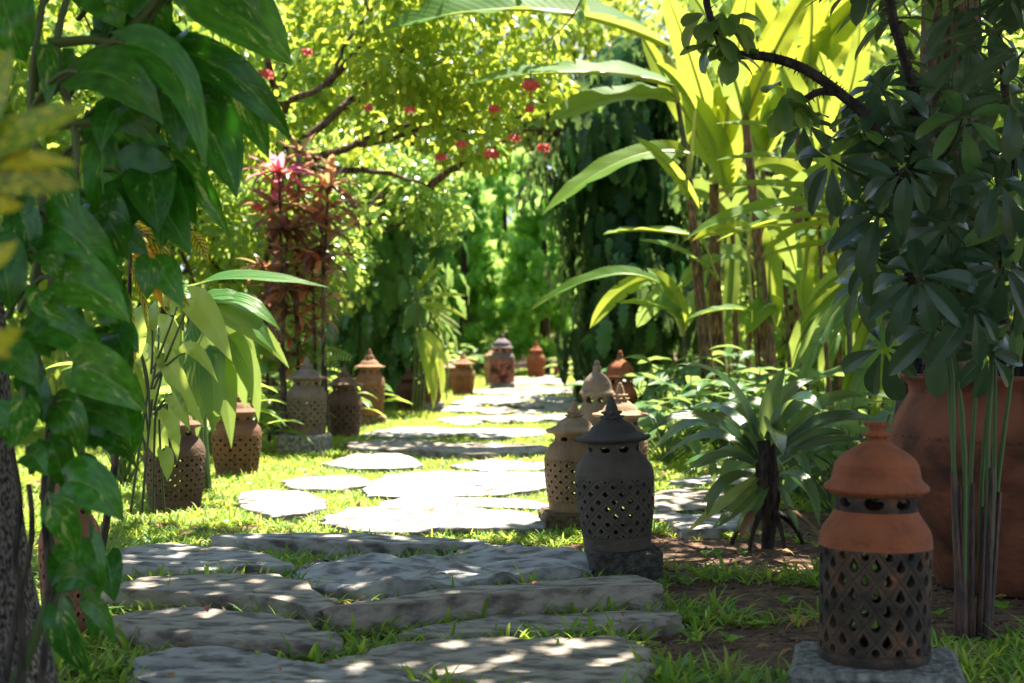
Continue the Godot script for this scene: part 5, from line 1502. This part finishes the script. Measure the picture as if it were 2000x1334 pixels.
func build_stalk_palm() -> void:
	var d := 4.0
	var base := P(1910, 1240, d)
	base.y = 0.0
	var t := thing("stalk_palm", "palm clump of upright green stalks with purple brown sheaths before the pot", "palm", base)
	keep_off.append([Vector2(base.x, base.z), 0.07])
	var gm := mat(lin(0.06, 0.11, 0.025), 0.7)
	var pm := mat(lin(0.24, 0.10, 0.065), 0.6, ntex("stemfibre", 0.02, [], []), Vector3(9, 0.8, 9))
	var fan := [leafmat(lin(0.03, 0.10, 0.025), lin(0.5, 1.0, 0.05), 0.4, 0.35)]
	var fl := leaf_mesh("lance", 0.5, 0.055, 0.3, 0.7, 0.0, 8, 1)
	for q in [[1872, 1862, 640, 1800], [1880, 1846, 640, 1826], [1888, 1880, 640, 1838], [1896, 1900, 660, 1880], [1884, 1870, 700, 1790], [1912, 1935, 640, 1990], [1922, 1958, 640, 2040], [1930, 1975, 640, 2070], [1926, 1948, 640, 2010]]:
		var z := R(-0.05, 0.05)
		var a := P(q[0], 1243, d + z)
		a.y = -0.03
		var mid := P(q[1], q[2], d + 0.12 + z * 2.0)
		var top := P(q[3] + 40.0, -60, d + 1.0 + z * 3.0 + R(-0.2, 0.2))
		var cut := a.lerp(mid, R(0.42, 0.58))
		obj("sheath", tube([a - base, a.lerp(cut, 0.5) - base, cut - base], [0.0105, 0.0095, 0.0075], 8, 0.08), pm, t)
		var pts := []
		for k in 13:
			var f := k / 12.0
			pts.append(a.lerp(mid, minf(f * 2.0, 1.0)) - base if f < 0.5 else mid.lerp(top, (f - 0.5) * 2.0) + Vector3(0.01 * sin(f * 9.0), 0, 0) - base)
			pts[-1] += Vector3(0.012, 0, 0.01) * sin(f * 7.0 + q[0] * 0.37) * minf(1.0, f * 3.0)
		var st := obj("stalk", tube(pts, taper(0.0075, 0.0035, 12), 8), gm, t)
		for k in 9: obj("leaflet", fl, fan[0], st, aim(top - base, Vector3(cos(k * 0.7), R(-0.1, 0.7), sin(k * 0.7)), Vector3.UP, R(0.8, 1.1)))

func broad_plant(called: String, label: String, group: String, px: float, py: float, d: float, n: int, h: float, spread: float, meshes: Array, ms: Array, s0: float, s1: float) -> void:
	var base := G(px, py)
	if d > 0.0:
		base = P(px, py, d)
		base.y = 0.0
	var t := thing(called, label, "plant", base, 0.0, group)
	var sm := mat(lin(0.06, 0.11, 0.03), 0.6)
	for i in n:
		var a := i * 2.399 + R(-0.3, 0.3)
		var f := sqrt((i + 0.5) / n)
		var p := Vector3(cos(a) * spread * f, h * (1.0 - 0.55 * f * f) * R(0.75, 1.1), sin(a) * spread * f)
		var lf := obj("leaf", meshes[i % meshes.size()], ms[rng.randi() % ms.size()], t, aim(p, Vector3(cos(a), R(-0.1, 0.7), sin(a)), Vector3.UP + rdir() * 0.3, R(s0, s1)))
		obj("stalk", tube(curve(Vector3(R(-0.03, 0.03), -0.02, R(-0.03, 0.03)), Vector3(p.x * 0.4, p.y * 0.7, p.z * 0.4), p, 5), taper(0.006, 0.004, 5), 5), sm, lf, lf.transform.affine_inverse())

func build_undergrowth() -> void:
	var br := [leaf_mesh("heart", 1.0, 0.62, 0.15, 0.6, 0.06, 10, 3, 0.1), leaf_mesh("lance", 1.0, 0.34, 0.2, 0.8, 0.05, 10, 2), leaf_mesh("oval", 1.0, 0.42, 0.2, 0.9, 0.05, 10, 2)]
	var ln := [br[1], leaf_mesh("lance", 1.0, 0.24, 0.25, 1.0, 0.04, 10, 2), br[2]]
	var dk := [leafmat(lin(0.026, 0.09, 0.02), lin(0.45, 0.95, 0.05), 0.36, 0.42, 0.3), leafmat(lin(0.036, 0.11, 0.022), lin(0.5, 1.0, 0.05), 0.4, 0.42, 0.3)]
	var lt := [leafmat(lin(0.10, 0.22, 0.02), lin(0.75, 1.0, 0.03), 0.8, 0.38), leafmat(lin(0.07, 0.18, 0.02), lin(0.6, 1.0, 0.03), 0.7, 0.35)]
	var k := 0
	for q in [[1290, 800, 10.6, 0.5], [1345, 830, 9.6, 0.5], [1410, 835, 9.2, 0.5], [1300, 860, 8.8, 0.34], [1370, 800, 10.4, 0.6], [1470, 845, 9.0, 0.5], [1540, 850, 8.6, 0.5], [1600, 870, 8.0, 0.5], [1650, 890, 7.4, 0.42], [1240, 790, 11.6, 0.5], [1560, 900, 7.2, 0.36], [1700, 930, 6.6, 0.46], [1430, 800, 10.6, 0.6], [1500, 810, 10.6, 0.6], [1640, 980, 6.4, 0.3]]:
		broad_plant("broadleaf_plant", "heart-leaved dark green plant growing at the foot of the banana thicket" if k % 2 else "lance-leaved dark green plant growing at the foot of the banana thicket", "undergrowth under the bananas", q[0], q[1], q[2], 22, q[3], 0.30, br if k % 2 else ln, dk, 0.20, 0.34)
		k += 1
	for q in [[490, 830, 10.6, 0.45], [540, 800, 10.9, 0.5], [455, 870, 9.6, 0.36], [640, 800, 11.8, 0.4], [680, 790, 12.6, 0.4], [430, 900, 9.4, 0.4], [420, 880, 9.2, 0.6], [300, 900, 8.2, 0.7], [240, 930, 7.6, 0.6], [360, 870, 9.6, 0.8]]:
		broad_plant("sunlit_plant", "low sunlit plant with yellow green leaves behind the left lanterns", "sunlit plants behind the left lanterns", q[0], q[1], q[2], 22, q[3], 0.28, ln, lt, 0.16, 0.30)
	for q in [[700, 770, 15.6], [860, 745, 20.6], [890, 742, 22.0], [930, 736, 23.5], [1140, 745, 19.5], [1165, 745, 18.0], [1190, 755, 16.5], [830, 765, 18.8]]:
		broad_plant("edge_plant", "small leafy plant at the shaded edge of the far lawn", "plants along the far lawn edge", q[0], q[1], q[2], 24, 0.5, 0.34, ln, dk if rng.randf() < 0.5 else lt, 0.18, 0.32)
	# fern over the squat lanterns
	var d := 10.3
	var base := P(560, 850, d)
	base.y = 0.0
	var t := thing("fern", "fern with feathery fronds arching over the grey brown lantern", "fern", base)
	for q in [[552, 720, 590, 640, 668, 726], [550, 720, 570, 650, 640, 690], [548, 720, 530, 640, 470, 690], [552, 715, 560, 640, 600, 640], [548, 722, 520, 680, 500, 730], [556, 718, 610, 660, 690, 700]]:
		var cv := curve(P(q[0], q[1], d) - base, P(q[2], q[3], d - 0.05) - base, P(q[4], q[5], d - 0.1) - base, 26)
		var b := MB.new()
		tube_to(b, cv, taper(0.005, 0.002, 26), 5)
		for i in range(2, 26):
			var tan: Vector3 = (cv[i + 1] - cv[i - 1]).normalized() if i < 26 else Vector3.RIGHT
			var sd := tan.cross(Vector3(0, 0.8, 0.6)).normalized()
			var L := 0.085 * sin(PI * (i + 1) / 28.0) + 0.01
			for s in [-1.0, 1.0]:
				var f0 := b.v.size()
				for e in [[0.0, 0.004], [0.4, 0.007], [0.8, 0.005], [1.0, 0.0]]:
					var p: Vector3 = cv[i] + (sd * s + tan * 0.35 + Vector3(0, -0.3 * e[0], 0)) * L * e[0]
					b.v.append(p - tan * e[1])
					b.v.append(p + tan * e[1])
					b.uv.append(Vector2.ZERO)
					b.uv.append(Vector2.ZERO)
				grid_idx(4, 2, f0, b.idx)
		obj("frond", mk(b.v, b.idx), lt[1], t)
	obj("crown", tube([Vector3(0, -0.03, 0), P(551, 720, d) - base], [0.03, 0.02], 7, 0.1), bark(lin(0.1, 0.07, 0.04)), t)

func build_backdrop() -> void:
	var leaf := leaf_mesh("oval", 1.0, 0.55, 0.15, 0.5, 0.0, 2, 1)
	var ms := [leafmat(lin(0.06, 0.16, 0.02), lin(0.6, 1.0, 0.03), 0.7, 0.4), leafmat(lin(0.045, 0.13, 0.025), lin(0.5, 1.0, 0.04), 0.6, 0.4), leafmat(lin(0.10, 0.20, 0.02), lin(0.8, 1.0, 0.03), 0.75, 0.4)]
	var bm := bark(lin(0.13, 0.09, 0.06))
	for q in [[-9.5, 27, 6.5, 3.2, "leafy tree closing the garden far behind the pothos"], [-5.8, 30, 7.5, 3.0, "leafy tree closing the garden behind the tall hibiscus"], [-2.6, 31, 8.0, 3.0, "tall leafy tree closing the garden behind the glossy climber"], [0.6, 36, 9.0, 3.4, "tallest leafy tree closing the garden behind the conifers"], [4.6, 33, 8.5, 3.0, "leafy tree closing the garden behind the narrow dark climber"], [6.6, 29, 7.5, 3.0, "leafy tree closing the garden behind the banana with the upright leaf"], [10.0, 27, 6.5, 3.2, "leafy tree closing the garden far behind the umbrella plant"], [-4.2, 23, 5.0, 2.0, "mid-height leafy tree between the cordylines and the garden's end"], [4.4, 23, 5.2, 2.0, "mid-height leafy tree between the bananas and the garden's end"], [-6.0, 17, 4.6, 2.0, "leafy tree behind the hibiscus glimpsed through pothos leaves"], [6.4, 17, 4.8, 2.0, "leafy tree behind the heliconias and the giant pot"], [-4.6, 11.5, 3.6, 1.5, "small leafy tree behind the ginger and the yellow croton"], [3.5, 19.5, 5.2, 1.5, "leafy tree behind the thicket of brown banana stems"], [4.3, 15.0, 4.8, 1.5, "leafy tree behind the glowing tall banana"], [-3.4, 17.5, 5.0, 1.9, "leafy tree behind the lower hibiscus and the cordylines"], [-2.9, 23.0, 5.4, 1.5, "leafy tree beside the feathery conifer with the rusty trunk"], [4.6, 26.5, 5.6, 1.6, "leafy tree behind the tall shade-darkened climber"], [5.2, 11.5, 4.0, 1.6, "small leafy tree behind the giant pot's umbrella plant"]]:
		var base := Vector3(q[0], 0, -q[1])
		var cl := []
		var n := 40 if q[1] > 25 else 34
		for i in n:
			var v := rdir()
			var y: float = R(0.25, q[2])
			var w: float = q[3] * (0.65 + 0.35 * sin(PI * y / q[2]))
			cl.append([Vector3(q[0] + v.x * w, y, -q[1] + v.z * w * 0.7), Vector3(R(0.5, 0.9), R(0.4, 0.6), R(0.5, 0.9)), 130])
		tree("garden_tree", q[4], "tree", "trees closing the garden", base, base + Vector3(0.1, q[2] * 0.5, 0), 0.16, cl, leaf, ms, 0.14, 0.26, 0.4, bm)

func build_litter() -> void:
	var dry := leafmat(lin(0.34, 0.17, 0.05), lin(0.9, 0.5, 0.15), 0.3, 0.7)
	var brown := leafmat(lin(0.16, 0.09, 0.05), lin(0.8, 0.4, 0.15), 0.2, 0.8)
	var red := leafmat(lin(0.5, 0.04, 0.03), lin(1.0, 0.15, 0.1), 0.4, 0.5)
	var pink := leafmat(lin(0.6, 0.06, 0.12), lin(1.0, 0.2, 0.3), 0.4, 0.5)
	var q := [["dry_leaf", "curled orange dry leaf lying on the grey slab", "leaf", 390, 1081, 0.09, 0.045, dry, 0.075], ["dry_leaf", "brown curled leaf on the lowest slab by the trunk", "leaf", 342, 1264, 0.065, 0.05, brown, 0.075], ["dry_leaf", "yellow scrap of leaf before the thick brown slab", "leaf", 340, 1183, 0.085, 0.03, dry, 0.075], ["fallen_petal", "red petal on the round-backed brown slab", "petal", 406, 1186, 0.10, 0.035, red, 0.06], ["fallen_petal", "tiny red petal on the lowest slab", "petal", 543, 1304, 0.068, 0.018, red, 0.06], ["fallen_petal", "red petal where three slabs meet", "petal", 703, 1172, 0.06, 0.03, red, 0.06], ["fallen_petal", "red petal at the grassy edge of the lowest wide slab", "petal", 652, 1294, 0.06, 0.022, red, 0.05], ["fallen_petal", "red fleck on the long brown slab", "petal", 1048, 1137, 0.155, 0.018, red, 0.05], ["fallen_petal", "red petal on the thin streaked slab", "petal", 1215, 1198, 0.065, 0.022, red, 0.05], ["fallen_petal", "pink petal on sunlit grass before the pale block", "petal", 597, 918, 0.06, 0.05, pink, 0.07], ["dry_leaf", "brown leaf in the grass beside the pink petal", "leaf", 601, 930, 0.05, 0.05, brown, 0.07], ["dry_leaf", "dark dry leaf on the white sunlit slab", "leaf", 970, 958, 0.062, 0.06, brown, 0.08], ["dry_leaf", "small dry leaf on the sunlit slab below the white one", "leaf", 842, 997, 0.06, 0.045, brown, 0.08], ["dry_leaf", "orange dry straw on the bare soil", "leaf", 1395, 1195, 0.015, 0.06, dry, 0.06], ["dry_leaf", "pale dry leaf on the soil beside the strap-leaved plant", "leaf", 1478, 1092, 0.015, 0.07, dry, 0.08]]
	for e in q:
		var m := leaf_mesh("petal" if e[0] == "fallen_petal" else "lance", e[6], e[6] * 0.5, 0.5, 1.2, 0.3, 8, 2, 0.0, R(0, 6), 0.5)
		var o := obj(e[0], m, e[7], self)
		o.position = G(e[3], e[4], e[5])
		o.rotation.y = R(0, TAU)
		tag(o, e[1], e[2], "fallen leaves and petals")
	# leaf litter on the bare soil: nobody could count it
	var ts := []
	for i in 5000:
		var p := Vector3(R(0.2, 2.0), 0, -R(2.6, 6.2))
		if soil_here(Vector2(p.x, p.z)) < 0.15 or on_stone(Vector2(p.x, p.z)): continue
		p.y = ground_y(p.x, p.z) + 0.004
		ts.append(aim(p, Vector3(R(-1, 1), R(-0.1, 0.25), R(-1, 1)), Vector3.UP + rdir() * 0.3, R(0.012, 0.035)))
	var dry_ts := []
	for i in 420:
		var p := Vector3(R(-2.2, 2.2), 0, -R(2.7, 10.0))
		if absf(p.x) > -p.z * 0.34: continue
		p.y = ground_y(p.x, p.z) + (0.055 if on_stone(Vector2(p.x, p.z)) else 0.03)
		if on_stone(Vector2(p.x, p.z)) and i % 4: continue
		dry_ts.append(aim(p, Vector3(R(-1, 1), R(-0.1, 0.3), R(-1, 1)), Vector3.UP + rdir() * 0.4, R(0.025, 0.06)))
	var lo := Node3D.new()
	lo.name = "litter"
	add_child(lo)
	tag(lo, "brown crumbs and dry scraps of leaves on soil and grass", "litter", "", "stuff")
	cloud("crumbs", leaf_mesh("lance", 1.0, 0.35, 0.3, 0.8, 0.2, 4, 1), mat(lin(0.15, 0.09, 0.055), 0.9), lo, ts)
	cloud("dry_scraps", leaf_mesh("lance", 1.0, 0.42, 0.4, 1.0, 0.2, 6, 1), dry, lo, dry_ts)

func _ready() -> void:
	rng.seed = 20240
	setup()
	build_ground()
	build_path()
	build_shade_trees()
	build_lanterns()
	build_pot()
	build_strap_plant()
	build_stalk_palm()
	build_grass()
	build_backdrop()
	build_conifers()
	build_hibiscus()
	build_climbers()
	build_bananas()
	build_undergrowth()
	build_cordylines()
	build_left_group()
	build_umbrella_plant()
	build_thorny()
	build_pothos()
	build_crotons()
	build_litter()
